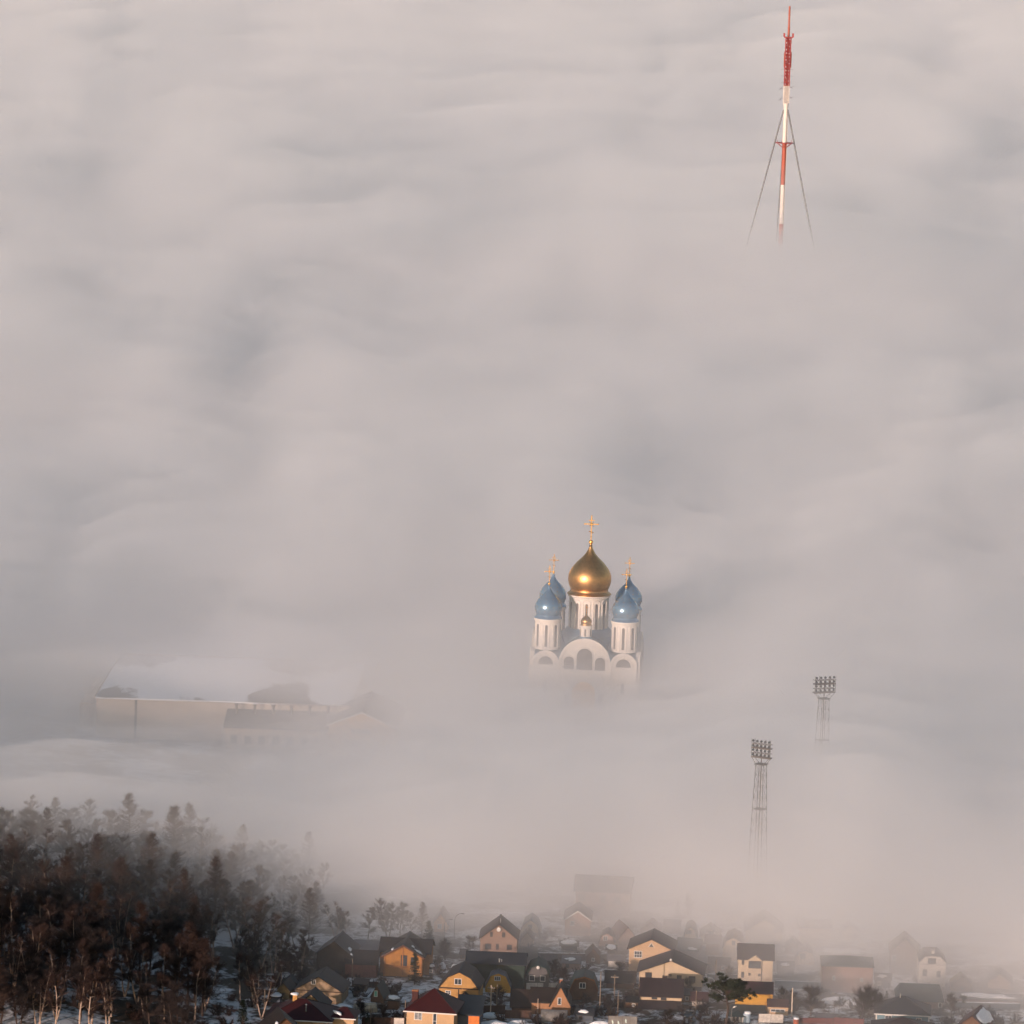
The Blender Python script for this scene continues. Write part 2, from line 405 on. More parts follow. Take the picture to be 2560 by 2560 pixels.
# ------------------------------------------------------------------ the village
H = house('dark', 'dark weathered timber house with grey blue roof at the edge of the wood', 790, 878, 2436, 2386, 2354, 9, 'gf', 'dark', 'slate', rot=-9, cap=ROOF['slate'])
snow_slope(H, 1, .25, .28, .9, .5, 11); snow_slope(H, 1, .0, .1, .4, .3, 12)
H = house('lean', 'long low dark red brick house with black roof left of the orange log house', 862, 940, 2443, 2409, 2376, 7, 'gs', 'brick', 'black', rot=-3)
H = house('log', 'orange log house with dark cross gable roof and tall blue window', 958, 1055, 2441, 2390, 2363, 12, 'gf', 'log', 'black', rot=-5, ov=.7, verge=mat('red brown verge', (.10, .045, .028)), cap=ROOF['slate'],
    wins=[(1002, 1018, 2388, 2418, dict(frame=DARKTRIM, mull=0)), (1027, 1040, 2392, 2412, dict(frame=DARKTRIM))])
T = H['T']
ro2, _ = shell(T, 'gs', 10.6, 7.6, H['h'] + .1, 2.1, 'log', 'black', y=3.2, wname='rear_wing')
pc = mat('log corner post', (.30, .12, .035), var=.2)
for u in (-3.9, -.1, 3.9): MB().box(u - .13, u + .13, -.16, -.004, 0, H['h'] + (1.9 if abs(u) < 1 else .1)).build('corner_post', pc, T)
MB().box(-4.1, 4.1, -.3, -.02, 2.1, 2.3).build('floor_beam', pc, T)
snow_slope(H, -1, .06, .5, 1.0, .35, 21); snow_slope(H, 1, .1, .35, .6, .9, 22); snow_slope(H, 1, .2, .62, .5, .4, 23)
H = house('taupe', 'tall taupe sided gable house with white satellite dish under its ridge', 1199, 1291, 2402, 2347, 2312, 9, 'gf', 'taupe', 'plum', rot=-2, cap=ROOF['plum'],
    wins=[(1225, 1232, 2331, 2343, DW), (1255, 1263, 2331, 2343, DW), (1213, 1228, 2360, 2374, DW), (1240, 1247, 2360, 2374, DW), (1267, 1280, 2361, 2374, DW)])
dish(H, 0, H['h'] + H['rh'] - 1.0, .5); flue(H, .2, 2, H['h'] + H['rh'] - .3, H['h'] + H['rh'] + .7)
H = house('shed', 'long slate roofed shed with dark green board wall below the taupe house', 1166, 1310, 2470, 2410, 2381, 8, 'gs', 'green', 'slate', rot=-2, cat='shed', name='shed')
flue(H, .7, .5, H['h'] - .2, H['h'] + .9, .14); flue(H, 1.15, .7, H['h'] - .1, H['h'] + .7, .11)
H = house('barn', 'ochre planked house with dark gambrel roof above the slate annex', 1096, 1195, 2514, 2470, 2431, 9, 'gam', 'ochre', 'maroon', rot=-6, brk=(.30, .64), cap=ROOF['slate'],
    wins=[(1136, 1154, 2447, 2462), (1113, 1127, 2478, 2488, dict(tr=True))])
MB().box(-H['w'] / 2 - .03, H['w'] / 2 + .03, -.12, -.003, H['h'] - .25, H['h'] + .0).build('floor_beam', DARKTRIM, H['T'])
MB().box(-.12, .12, -.1, -.004, 0, H['h'] - .3).build('corner_post', DARKTRIM, H['T'])
pr = MB(); pr.prism([(.3, 2.1), (1.35, 3.2), (2.9, 2.05), (2.9, 1.95), (1.35, 3.05), (.3, 2.0)], -1.5, -.02); pr.build('porch_roof', ROOF['black'], H['T'])
H = house('redhip', 'cream house with burgundy pyramid roof and stair glazing at the bottom edge', 1014, 1134, 2594, 2530, 2471, 9.6, 'hip', 'cream', 'burgundy', rot=-8, ridge=.05, ov=.6, verge=TRIM, cap=ROOF['burgundy'],
    wins=[(1035, 1055, 2532, 2552, CW), (1082, 1092, 2532, 2568, dict(mull=0, tr=True)), (1040, 1056, 2568, 2584, CW)])
chimney(H, -3.9, 4.6, H['h'] + .4, H['h'] + 3.1, 1.2, ROOF['burgundy'], mat('orange sheet cap', (.5, .18, .05), rough=.5))
H = house('annex', 'slate grey lean-to garage with orange door beside the burgundy pyramid roof', 1140, 1198, 2584, 2537, 2490, 10, 'mono', 'slatewall', 'slate', rot=-4, cat='garage', name='garage')
MB().box(.1, 2.3, -.09, -.004, 0, H['h'] - .25).build('garage_door', mat('orange sheet door', (.62, .17, .035), rough=.5), H['T'])
H = house('burg', 'large house with dark burgundy hip roof in the bottom left village corner', 668, 822, 2600, 2549, 2496, 11, 'hip', 'cream', 'burgundy', rot=-6, ov=.8, verge=TRIM, cap=ROOF['maroon'],
    wins=[(795, 810, 2558, 2574, {})])
T = H['T']
shell(T, 'gf', 6.5, 6, H['h'] + .3, 2.6, 'cream', 'maroon', x=1.0, y=9.6, wname='rear_wing')
shell(T, 'hip', 4.6, 6.5, H['h'] + .2, 1.6, 'cream', 'burgundy', x=8.6, y=2.5, wname='side_wing', ridge=.4, verge=TRIM)
blob(T, (7.6, 2.9, H['h'] + 1.0), Vector((.9, -.35, -.25)).normalized(), Vector((.3, .9, .2)).normalized(), Vector((.1, -.3, .95)), 1.1, .45, .3, 31)
chimney(H, -1.6, 5.5, H['h'] + 2.0, H['h'] + 3.7, .9, WALL['ochre'], TRIM); blob(T, (-1.6, 5.5, H['h'] + 3.8), Vector((1, 0, 0)), Vector((0, 1, 0)), Vector((0, 0, 1)), .9, .7, .3, 32)
flue(H, 1.2, 2.0, H['h'] + 1.2, H['h'] + 2.6, .12)
H = house('front', 'dark brown gable roof in front of the burgundy hip roof, cut by the lower edge', 668, 752, 2640, 2580, 2545, 8, 'gf', 'brown', 'brown', rot=12, ov=.7)
snow_slope(H, -1, .05, .6, .8, .3, 33)
H = house('panel', 'beige panelled gable house with one small white framed window behind burgundy roof', 737, 854, 2508, 2476, 2442, 8.5, 'gf', 'concrete', 'black', rot=-8, ov=.55,
    wins=[(778, 789, 2450, 2462, {})])
for k in range(-2, 3): MB().box(k * 1.95 - .04, k * 1.95 + .04, -.05, -.003, 0, H['h'] + H['rh'] * (1 - abs(k * 1.95) / (H['w'] / 2)) - .15).build('panel_joint', mat('joint strip', (.36, .25, .16)), H['T'])
MB().box(-H['w'] / 2, H['w'] / 2, -.06, -.003, H['h'] - .25, H['h'] - .1).build('floor_beam', DARKTRIM, H['T'])
H = house('olive', 'tiny weathered yellow cottage at the foot of the birches', 692, 724, 2496, 2474, 2457, 4.5, 'gf', 'olive', 'black', rot=-12, cat='cottage', name='cottage')
H = house('bluebox', 'small blue grey hut with a snow slab on its roof beside the tiny yellow cottage', 676, 700, 2506, 2494, 2488, 2.6, 'flat', 'slatewall', 'black', rot=-5, cat='hut', name='hut')
blob(H['T'], (0, 1.3, H['h'] + .22), Vector((1, 0, 0)), Vector((0, 1, 0)), Vector((0, 0, 1)), 1.3, 1.5, .3, 41)
H = house('tealcot', 'small brown cottage with steep teal roof and mint green window', 926, 958, 2506, 2492, 2464, 5, 'gf', 'brown', 'teal', rot=-12, cat='cottage', name='cottage',
    wins=[(935, 944, 2477, 2492, dict(pane=mat('mint shutter', (.16, .42, .34)), mull=0))])
H = house('snowshed', 'brown shed under a thick snow slab left of the burgundy pyramid roof', 968, 994, 2524, 2502, 2496, 3, 'flat', 'brown', 'black', rot=-8, cat='shed', name='shed')
blob(H['T'], (0, 1.5, H['h'] + .22), Vector((1, 0, 0)), Vector((0, 1, 0)), Vector((0, 0, 1)), 1.2, 1.5, .35, 42)
H = house('yelcot', 'small yellow gambrel cottage with grey roof and white window', 1213, 1276, 2482, 2468, 2434, 5.5, 'gam', 'yellow', 'asbestos', rot=-1, brk=(.30, .80), cat='cottage', name='cottage', ov=.25,
    wins=[(1236, 1251, 2441, 2452, dict(mull=2))])
H = house('greycot', 'grey gambrel cottage with dark green roof and two square white windows', 1316, 1371, 2474, 2437, 2413, 6.5, 'gam', 'grey', 'green', rot=-1, brk=(.36, .66), cat='cottage', name='cottage', ov=.5, cap=ROOF['teal'],
    wins=[(1323, 1337, 2439, 2453, dict(mull=0)), (1350, 1363, 2439, 2453, dict(mull=0))])
dish(H, 0, H['h'] + H['rh'] - .45, .36)
H = house('browncot', 'brown timber gambrel cottage with teal roof and white double window', 1424, 1494, 2500, 2474, 2443, 6.5, 'gam', 'brown', 'teal', rot=-1, brk=(.35, .78), cat='cottage', name='cottage', ov=.35, verge=mat('rusty verge', (.22, .09, .035)),
    wins=[(1448, 1464, 2457, 2471)])
H = house('orangehouse', 'orange sided house with brown roof, front gable and narrow white window', 1328, 1412, 2536, 2506, 2470, 8, 'gs', 'orange', 'brown', rot=-2)
T = H['T']
shell(T, 'gf', 4.4, 8.5, H['h'] - .6, 4.1, 'orange', 'black', x=1.25 + 1.2, y=-.5, wname='gable_wing', ov=.35)
window(T, 2.3, H['h'] - .2, .55, 1.3, y=-.5, mull=0); 
shell(T, 'gs', 4.4, 6.2, H['h'] - 1.2, 2.8, 'brown', 'brown', x=-5.4, y=.4, wname='side_wing')
chimney(H, 2.4, 4.6, H['h'] + 2.2, H['h'] + 3.9, .6)
H = house('bigcream', 'tall cream gable house with triangular attic window, behind the wide cream house', 1571, 1681, 2432, 2374, 2349, 9.5, 'gf', 'cream', 'plum', rot=-5, ov=.55, cap=ROOF['plum'],
    wins=[(1585, 1605, 2379, 2396, dict(mull=2, tr=True))])
z_ = H['h'] + .45; T = H['T']
tw = MB().prism([(-.75, z_), (0, z_ + 1.1), (.75, z_), (.55, z_ + .1), (0, z_ + .9), (-.55, z_ + .1)], -.08, -.003).build('attic_window', TRIM, T)
MB().prism([(-.55, z_ + .08), (0, z_ + .92), (.55, z_ + .08)], -.03, -.002).build('pane', GLASS, tw)
H = house('widecream', 'wide cream gable house with plum roof and a row of dark windows', 1597, 1753, 2476, 2432, 2402, 9.5, 'gf', 'cream2', 'plum', rot=-5, ov=.7, cap=ROOF['plum'],
    wins=[(1613, 1629, 2434, 2450, DW), (1671, 1679, 2435, 2441, dict(frame=DARKTRIM, mull=0)), (1692, 1704, 2437, 2450, DW), (1722, 1738, 2438, 2454, DW)])
MB().box(-1.75, -.75, -.1, -.003, 0, 3.2).build('door', DARKTRIM, H['T'])
MB().box(.6, H['w'] / 2 + .04, -.06, .5, -.4, 1.1).build('plinth', WALL['stone'], H['T'])
MB().sphere(0, -.8, H['h'] + H['rh'] + .35, .28).build('lamp_globe', TRIM, H['T'])
H = house('plumroof', 'house with tall plum roof, cream wall band and stone veranda', 1601, 1703, 2518, 2491, 2447, 8, 'gs', 'cream2', 'plum', rot=-2, ov=.4,
    wins=[(1629, 1643, 2489, 2499, DW), (1652, 1666, 2490, 2500, DW)])
T = H['T']
MB().prism([(-2.6, H['h'] - 2.3), (-2.6, H['h'] - 2.15), (-.004, H['h'] - .85), (-.004, H['h'] - 1.0)], -H['w'] / 2 - 1.0, H['w'] / 2, 'x').build('veranda_roof', ROOF['plum'], T)
MB().box(-H['w'] / 2, -H['w'] / 2 + 1.9, -2.3, -.1, -1.9, H['h'] - 2.0).build('veranda_pier', WALL['stone'], T)
MB().box(H['w'] / 2 - 2.0, H['w'] / 2, -2.3, -.1, -1.9, H['h'] - 2.0).build('veranda_pier', WALL['stone'], T)
for k in range(4):
    x_ = -H['w'] / 2 + 2.45 + k * 1.08
    window(T, x_, -1.3, .85, 1.5, frame=mat('grey veranda frame', (.30, .27, .25)), y=-2.0, mull=0, name='veranda_window')
H = house('yellow', 'bright yellow sided house with burgundy roof behind the dark pine', 1838, 1930, 2526, 2484, 2455, 6.5, 'gs', 'yellow', 'burg2', rot=-2, ov=.2)
T = H['T']
shell(T, 'mono', 4.3, 2.6, 1.6, .9, 'cream', 'burg2', x=5.0, y=-2.8, wname='porch', ov=.15)
window(T, 5.0, .65, 2.8, .45, y=-2.8, mull=2, name='ribbon_window')
shell(T, 'mono', 7.0, 3.0, .5, .7, 'slatewall', 'teal', x=-1.2, y=-4.2, wname='lean_to', ov=.15)
H = house('threestorey', 'tall narrow cream house with wide balcony window behind the yellow house', 1844, 1930, 2462, 2399, 2361, 8, 'gs', 'cream2', 'plum', rot=-2, ov=.35,
    wins=[(1854, 1860, 2399, 2413, DW), (1871, 1902, 2403, 2421, dict(frame=DARKTRIM, mull=4)), (1853, 1860, 2431, 2445, DW), (1871, 1876, 2433, 2439, dict(frame=DARKTRIM, mull=0)), (1895, 1901, 2434, 2440, dict(frame=DARKTRIM, mull=0))])
MB().tube((1.35, -.12, 0), (1.35, -.12, H['h']), .07).build('downpipe', DARKTRIM, H['T'])
MB().prism([(-1.7, H['h'] - .1), (0, H['h'] + .85), (1.3, H['h'] - .1)], -.6, .5).build('pediment', WALL['cream2'], H['T'])
H = house('gamback', 'pale cream gambrel house with brown roof left of the tall narrow house', 1806, 1857, 2402, 2370, 2344, 8, 'gam', 'cream2', 'plum', rot=-4, brk=(.34, .66), ov=.5, wins=[(1829, 1838, 2352, 2363, DW)])
H = house('faded1', 'hazy pale gable house with dark pointed roof, half lost in fog', 1864, 1954, 2360, 2328, 2297, 9, 'gf', 'cream2', 'plum', rot=-2, ov=.6, wins=[(1935, 1945, 2322, 2332, DW)])
H = house('faded2', 'plain pale block barely visible in fog right of the pointed roof', 2001, 2076, 2366, 2320, 2316, 8, 'flat', 'cream2', 'asbestos', rot=0, cat='building')
H = house('faded3', 'hazy gambrel cottage with dark attic window in front of the pale foggy block', 1988, 2036, 2412, 2398, 2376, 6, 'gam', 'cream2', 'plum', rot=-3, brk=(.34, .75), cat='cottage', name='cottage', wins=[(2001, 2013, 2384, 2398, DW)])
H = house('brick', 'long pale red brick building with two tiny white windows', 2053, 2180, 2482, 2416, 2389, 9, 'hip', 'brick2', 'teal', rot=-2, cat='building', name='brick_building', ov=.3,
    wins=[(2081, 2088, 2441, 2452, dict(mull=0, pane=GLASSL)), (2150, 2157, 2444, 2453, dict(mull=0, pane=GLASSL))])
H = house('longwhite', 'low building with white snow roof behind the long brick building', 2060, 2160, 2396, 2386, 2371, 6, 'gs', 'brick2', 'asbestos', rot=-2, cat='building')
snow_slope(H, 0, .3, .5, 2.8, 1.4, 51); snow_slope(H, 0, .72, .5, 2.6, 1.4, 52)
H = house('whitegam', 'white gambrel house with three dark windows, tallest on the right', 2296, 2362, 2466, 2407, 2391, 8, 'gam', 'white', 'plum', rot=-1, brk=(.27, .94), ov=.12,
    wins=[(2319, 2339, 2396, 2410, DW), (2306, 2317, 2424, 2441, DW), (2341, 2351, 2427, 2442, DW)])
MB().box(-H['w'] / 2 - .02, H['w'] / 2 + .02, -.08, -.003, H['h'] - .5, H['h'] - .3).build('floor_band', mat('grey band', (.4, .36, .32)), H['T'])
chimney(H, .1, 2, H['h'] + H['rh'] - .2, H['h'] + H['rh'] + .9, .6, WALL['white'])
H = house('tealroof', 'house with broad teal half hipped roof in front of the white gambrel house', 2242, 2356, 2520, 2502, 2459, 9, 'hip', 'taupe', 'teal', rot=-2, ov=.3, ridge=4.2)
window(H['T'], 4.3, .4, .6, .8, mull=0)
H = house('bluehouse', 'pale blue house with slate pyramid roof and white corner boards', 2190, 2321, 2568, 2536, 2490, 8.5, 'hip', 'blue', 'slate', rot=-4, ridge=.3, ov=.5, verge=TRIM, cap=ROOF['slate'],
    wins=[(2212, 2229, 2540, 2552, {}), (2290, 2303, 2543, 2553, {})])
for u in (-1, 1): MB().box(u * H['w'] / 2 - .14, u * H['w'] / 2 + .14, -.08, -.003, 0, H['h'] - .15).build('corner_board', TRIM, H['T'])
flue(H, -.6, 3.8, H['h'] + H['rh'] - .5, H['h'] + H['rh'] + .6, .12)
H = house('plumfront', 'plum pyramid roof in front of the pale blue house, cut by the lower edge', 2182, 2330, 2608, 2574, 2544, 6, 'hip', 'brown', 'plum', rot=-4, ridge=.2, ov=.5, cap=ROOF['plum'])
H = house('cornerroof', 'brown gable roof with snow on its right slope at the bottom right', 2394, 2462, 2600, 2566, 2540, 9, 'gf', 'brown', 'burg2', rot=-16, ov=.6)
snow_slope(H, 1, .45, .5, 4.0, 1.7, 61, .2); snow_slope(H, 1, .85, .5, 1.6, 1.6, 62, .2)
H = house('darkback', 'dark brown house with one bright framed window left of the white gambrel house', 2224, 2296, 2436, 2380, 2350, 8, 'gf', 'brown', 'brown', rot=-3, wins=[(2229, 2240, 2389, 2403, {})])
H = house('pinkhouse', 'pinkish gable house with pale verge boards standing alone in thin fog', 1411, 1475, 2340, 2299, 2278, 9, 'gf', 'pink', 'plum', rot=-2, verge=TRIM, wins=[(1425, 1436, 2303, 2315)])
H = house('arch', 'pale steep arched gambrel house fading into fog beside the taupe house', 1300, 1350, 2342, 2332, 2300, 7, 'gam', 'cream2', 'asbestos', rot=-3, brk=(.33, .62), ov=.1, wins=[(1320, 1330, 2312, 2322, DW)])
H = house('archlow', 'low cottage with brown pointed roof in front of the pale arched house', 1302, 1332, 2366, 2348, 2331, 5, 'gf', 'concrete', 'brown', rot=-3, cat='cottage', name='cottage')
H = house('orcot', 'small orange gambrel cottage in haze with white double window', 1497, 1537, 2366, 2357, 2334, 6, 'gam', 'pink', 'plum', rot=-3, brk=(.33, .66), cat='cottage', name='cottage', ov=.15, wins=[(1508, 1519, 2340, 2352)])
H = house('bigback', 'big dark roofed house looming out of fog behind the village', 1438, 1572, 2292, 2228, 2190, 10, 'gs', 'taupe', 'slate', rot=-4, ov=.6,
    wins=[(1446, 1462, 2238, 2256, DW), (1500, 1514, 2238, 2256, DW), (1535, 1552, 2240, 2258, DW)])
H = house('yelback', 'hazy yellow gable cottage with steep roof behind the lamp posts', 1084, 1117, 2330, 2306, 2283, 7, 'gf', 'ochre', 'plum', rot=-3, cat='cottage', name='cottage', ov=.7, wins=[(1094, 1104, 2310, 2322, {})])
H = house('slimgam', 'slim cream gambrel cottage with square dark window, in haze behind the wide cream house', 1707, 1743, 2370, 2352, 2318, 7, 'gam', 'cream2', 'slate', rot=-3, brk=(.32, .75), cat='cottage', name='cottage', ov=.3, wins=[(1715, 1728, 2325, 2335, DW)])
H = house('lowteal', 'low teal roofed house between the tall cream house and the slim gambrel cottage', 1690, 1742, 2392, 2374, 2346, 7, 'gs', 'brown', 'teal', rot=-12)
snow_slope(H, 0, .75, .12, 1.2, .4, 71)
H = house('redback', 'faded red roofed house behind the tall cream house', 1545, 1590, 2368, 2345, 2318, 7, 'gf', 'taupe', 'burg2', rot=14)
H = house('whitecot', 'pale hazy cottage with a dark window left of the gambrel house', 1752, 1800, 2366, 2340, 2322, 6, 'gf', 'white', 'asbestos', rot=-2, cat='cottage', name='cottage', wins=[(1770, 1784, 2328, 2342, DW)])
H = house('redfrontroof', 'low red roofed house in front of the pale hazy cottage', 1765, 1798, 2388, 2358, 2338, 5, 'gs', 'brick2', 'burg2', rot=-2)
H = house('redshed', 'red roofed shed with white peeling boards behind the dark pine', 1730, 1766, 2516, 2501, 2481, 4, 'gs', 'white', 'burg2', rot=-2, cat='shed', name='shed')
H = house('snowbarn', 'dark shed with a thick white snow roof in the haze', 1403, 1442, 2376, 2364, 2355, 4, 'gs', 'dark', 'slate', rot=-2, cat='shed', name='shed')
snow_slope(H, 0, .5, .55, 1.7, .9, 81, .35)
H = house('kiosk', 'white kiosk with teal hip roof under the pine', 1826, 1858, 2556, 2540, 2526, 3, 'hip', 'white', 'teal', rot=-2, cat='kiosk', name='kiosk', wins=[(1831, 1837, 2541, 2553, DW), (1841, 1847, 2541, 2553, DW)])
H = house('farbarn', 'small grey roofed house just behind the dark timber house, hazed', 885, 938, 2392, 2375, 2351, 6, 'gs', 'brick2', 'asbestos', rot=-6)
H = house('midshed', 'low shed with grey roof between brown cottage and the plum roof house', 1515, 1584, 2472, 2456, 2428, 6, 'gs', 'brown', 'brown', rot=-3, cat='shed', name='shed')
H = house('rightlow', 'long low snowy roofed row fading out at the right edge', 2385, 2550, 2506, 2498, 2486, 5, 'gs', 'brick2', 'asbestos', rot=-3, cat='building')
snow_slope(H, 0, .5, .5, 5.5, 1.0, 91, .2)
H = house('farright', 'lone hazy cottage roof at the far right', 2470, 2526, 2472, 2456, 2436, 6, 'gf', 'taupe', 'slate', rot=-6, cat='cottage', name='cottage')
H = house('hazyshed', 'tiny hazy shed with snow slab next to the orange gambrel cottage', 1518, 1538, 2384, 2374, 2366, 3, 'gs', 'grey', 'slate', rot=-2, cat='shed', name='shed')
snow_slope(H, 0, .5, .5, 1.0, .8, 92, .3)

SH = [(700, 745, 2470, 2460, 2446, 'dark', 'slate', 'gf', 'dark shed among the birches left of the panelled gable house'),
      (812, 846, 2412, 2398, 2384, 'dark', 'black', 'gs', 'black roofed shed at the foot of the dark timber house'),
      (884, 916, 2478, 2462, 2450, 'stone', 'brown', 'gs', 'tumbledown stone shed below the long red brick house'),
      (1070, 1092, 2436, 2422, 2414, 'slatewall', 'slate', 'gs', 'blue grey shed right of the orange log house'),
      (1150, 1166, 2398, 2386, 2378, 'brown', 'slate', 'gs', 'tiny brown shed left of the taupe house'),
      (1354, 1392, 2416, 2402, 2388, 'dark', 'slate', 'gs', 'hazy dark shed right behind the green gambrel roof'),
      (1405, 1450, 2424, 2408, 2390, 'taupe', 'asbestos', 'gs', 'pale roofed shed in the hazy middle gardens'),
      (1465, 1500, 2408, 2392, 2374, 'brown', 'plum', 'gf', 'small pointed brown cottage in the hazy middle gardens'),
      (1520, 1560, 2418, 2402, 2388, 'white', 'asbestos', 'gs', 'white walled shed left of the tall cream house'),
      (1600, 1650, 2344, 2326, 2306, 'taupe', 'burg2', 'gf', 'faint red roofed cottage behind the tall cream house, deep in haze'),
      (1660, 1700, 2334, 2318, 2300, 'brown', 'slate', 'gs', 'faint slate roofed cottage near the pointed spruce'),
      (1770, 1822, 2428, 2412, 2394, 'taupe', 'brown', 'gs', 'brown roofed shed between wide cream house and tall narrow house'),
      (1944, 1984, 2440, 2422, 2404, 'slatewall', 'slate', 'gs', 'blue grey shed right of the tall narrow house'),
      (1962, 2000, 2386, 2368, 2350, 'brown', 'teal', 'gf', 'hazy teal roofed cottage before the plain pale block'),
      (2100, 2150, 2350, 2332, 2314, 'cream2', 'plum', 'gf', 'barely visible cottage at the foggy back right'),
      (2186, 2226, 2470, 2450, 2434, 'slatewall', 'slate', 'gs', 'grey shed between brick building and teal roof'),
      (2380, 2430, 2480, 2462, 2442, 'brown', 'brown', 'gf', 'faint brown cottage right of the white gambrel house'),
      (1560, 1594, 2520, 2506, 2494, 'brown', 'black', 'gs', 'black roofed shed just left of the plum roof house'),
      (1438, 1482, 2552, 2538, 2522, 'slatewall', 'slate', 'gs', 'slate roofed shed right of the barrel greenhouse'),
      (1706, 1728, 2506, 2488, 2472, 'taupe', 'slate', 'gs', 'narrow grey lean shed beside the plum roof house'),
      (2040, 2090, 2556, 2546, 2536, 'white', 'asbestos', 'gs', 'white walled shed behind the burgundy sheet fence')]
for i, (xl, xr, yb, ye, ya, wl, rf, kd, lab) in enumerate(SH):
    Hs = house('sh%d' % i, lab, xl, xr, yb, ye, ya, 3.2 + (i * 7 % 5) * .5, kd, wl, rf, rot=-3 + (i * 5 % 9) - 4, cat='cottage' if 'cottage' in lab else 'shed', name='cottage' if 'cottage' in lab else 'shed', ov=.25)
    window(Hs['T'], (i % 3 - 1) * Hs['w'] * .2, Hs['h'] * .35, .5, Hs['h'] * .4, frame=TRIM if i % 2 else DARKTRIM)
    if i % 3 == 0 and kd == 'gs': snow_slope(Hs, 0, .45, .5, Hs['w'] * .3, .5, 400 + i, .2)

# barrel greenhouse in front of the orange house
p = at(1384, 2556); T = thing('greenhouse', 'grey barrel vaulted greenhouse in front of the orange sided house', 'greenhouse', p, R(-3))
gm = mat('dull polycarbonate', (.20, .19, .18), rough=.35, var=.25, scale=1.2, stripe=.25, sscale=1.2)
n = 12; prof = [(1.5 - 1.5 * math.cos(PI * k / n), .8 + 1.5 * math.sin(PI * k / n)) for k in range(n + 1)]
MB().prism([(0, -.3)] + prof + [(3, -.3)], -2.7, 2.7, 'x').build('cover', gm, T, smooth=False)
for k in range(6): 
    x_ = -2.72 + k * 1.088
    rb = MB()
    for i in range(n): rb.tube((x_, prof[i][0], prof[i][1] + .03), (x_, prof[i + 1][0], prof[i + 1][1] + .03), .035, n=5)
    rb.build('hoop', STEEL, T)
p = at(918, 2532); T = thing('greenhouse', 'low glinting greenhouse in the snowy garden left of the burgundy pyramid roof', 'greenhouse', p, R(18))
gm2 = mat('shiny polycarbonate', (.45, .36, .24), rough=.12, var=.2, spec=.8)
MB().prism([(0, -.2), (0, .9), (.55, 1.5), (1.5, 1.75), (2.4, 1.5), (3, .9), (3, -.2)], -2.2, 2.2, 'x').build('cover', gm2, T)
for k in range(5): MB().box(-2.22 + k * 1.1, -2.14 + k * 1.1, -.06, -.004, 0, .9).build('post', STEEL, T)

# ------------------------------------------------------------------ fences and walls
def fence(label, a, b, hgt, m, seclen=2.4, cap=None, name='fence', post=True):
    p0 = at(*a); p1 = at(*b); d = p1 - p0; L = Vector((d.x, d.y, 0)).length; ang = math.atan2(d.y, d.x)
    T = thing(name, label, 'fence', p0, ang); k = max(1, round(L / seclen)); st = L / k
    sec = None
    for i in range(k):
        z = float(terrain(p0.x + d.x * (i + .5) / k, p0.y + d.y * (i + .5) / k)) - p0.z
        o = MB().box(i * st + .03, (i + 1) * st - .03, -.03, .03, z - .3, z + hgt).build('panel', m, T)
        if cap: MB().box(i * st + .03, (i + 1) * st - .03, -.12, .12, z + hgt + .004, z + hgt + .14).build('snow_cap', SNOW, o)
    if post:
        for i in range(k + 1):
            z = float(terrain(p0.x + d.x * i / k, p0.y + d.y * i / k)) - p0.z
            MB().box(i * st - .05, i * st + .05, .032, .13, z - .3, z + hgt + .15).build('post', DARKTRIM, T)
    return T
FB = mat('brown board fence', (.075, .038, .026), var=.25, scale=1.5, stripe=.35, sscale=3.2)
FR = mat('burgundy sheet fence', (.12, .035, .032), var=.15, stripe=.25, sscale=2.5)
FG = mat('grey corrugated fence', (.24, .23, .22), var=.2, stripe=.25, sscale=2.5, col2=(.15, .14, .13))
FW = mat('whitewashed fence', (.50, .46, .42), var=.2, scale=1.5)
FBL = mat('blue grey fence', (.10, .13, .16), var=.2, stripe=.2, sscale=3)
fence('brown board fence behind the two utility poles', (1200, 2536), (1262, 2536), 1.9, FB)
fence('brown board fence below the brown side wing of the orange house', (1262, 2546), (1328, 2548), 1.8, FB)
fence('white rendered garden wall below the grey gambrel cottage', (1315, 2474), (1400, 2474), 1.5, FW)
fence('grey corrugated fence with pale smudges at the bottom edge', (1520, 2574), (1592, 2576), 2.9, FG)
fence('burgundy sheet fence along the bottom right garden', (1990, 2558), (2084, 2560), 1.2, FR)
fence('burgundy fence with pale posts below the bare tree', (2084, 2562), (2160, 2566), 1.6, FR)
fence('pale wall along the lane below the yellow house', (1896, 2556), (1958, 2558), 1.8, FW)
fence('dark board fence left of the burgundy pyramid roof, with snow behind', (905, 2566), (985, 2566), 1.9, FB)
fence('white snowy board fence beside the cream house wall', (984, 2570), (1010, 2570), 2.1, FW)
fence('grey blue garden fence below the brown gambrel cottage', (1420, 2528), (1505, 2530), 1.3, FBL)
fence('dark fence across the hazy gardens below the pinkish house', (1345, 2398), (1500, 2402), 1.4, FB, cap=True)
fence('hazy fence with snow cap right of the wide cream house', (1768, 2450), (1842, 2452), 1.3, FBL, cap=True)
fence('dark fence right of the tall narrow house', (1938, 2470), (2052, 2474), 1.6, FBL, cap=True)
fence('dark garden fence below the long brick building', (1960, 2512), (2060, 2514), .9, FB)
fence('hazy fence running to the right edge', (2375, 2520), (2550, 2524), 1.3, FBL, cap=True)
fence('low dark fence left of the orange log house', (880, 2466), (945, 2470), 1.3, FB)
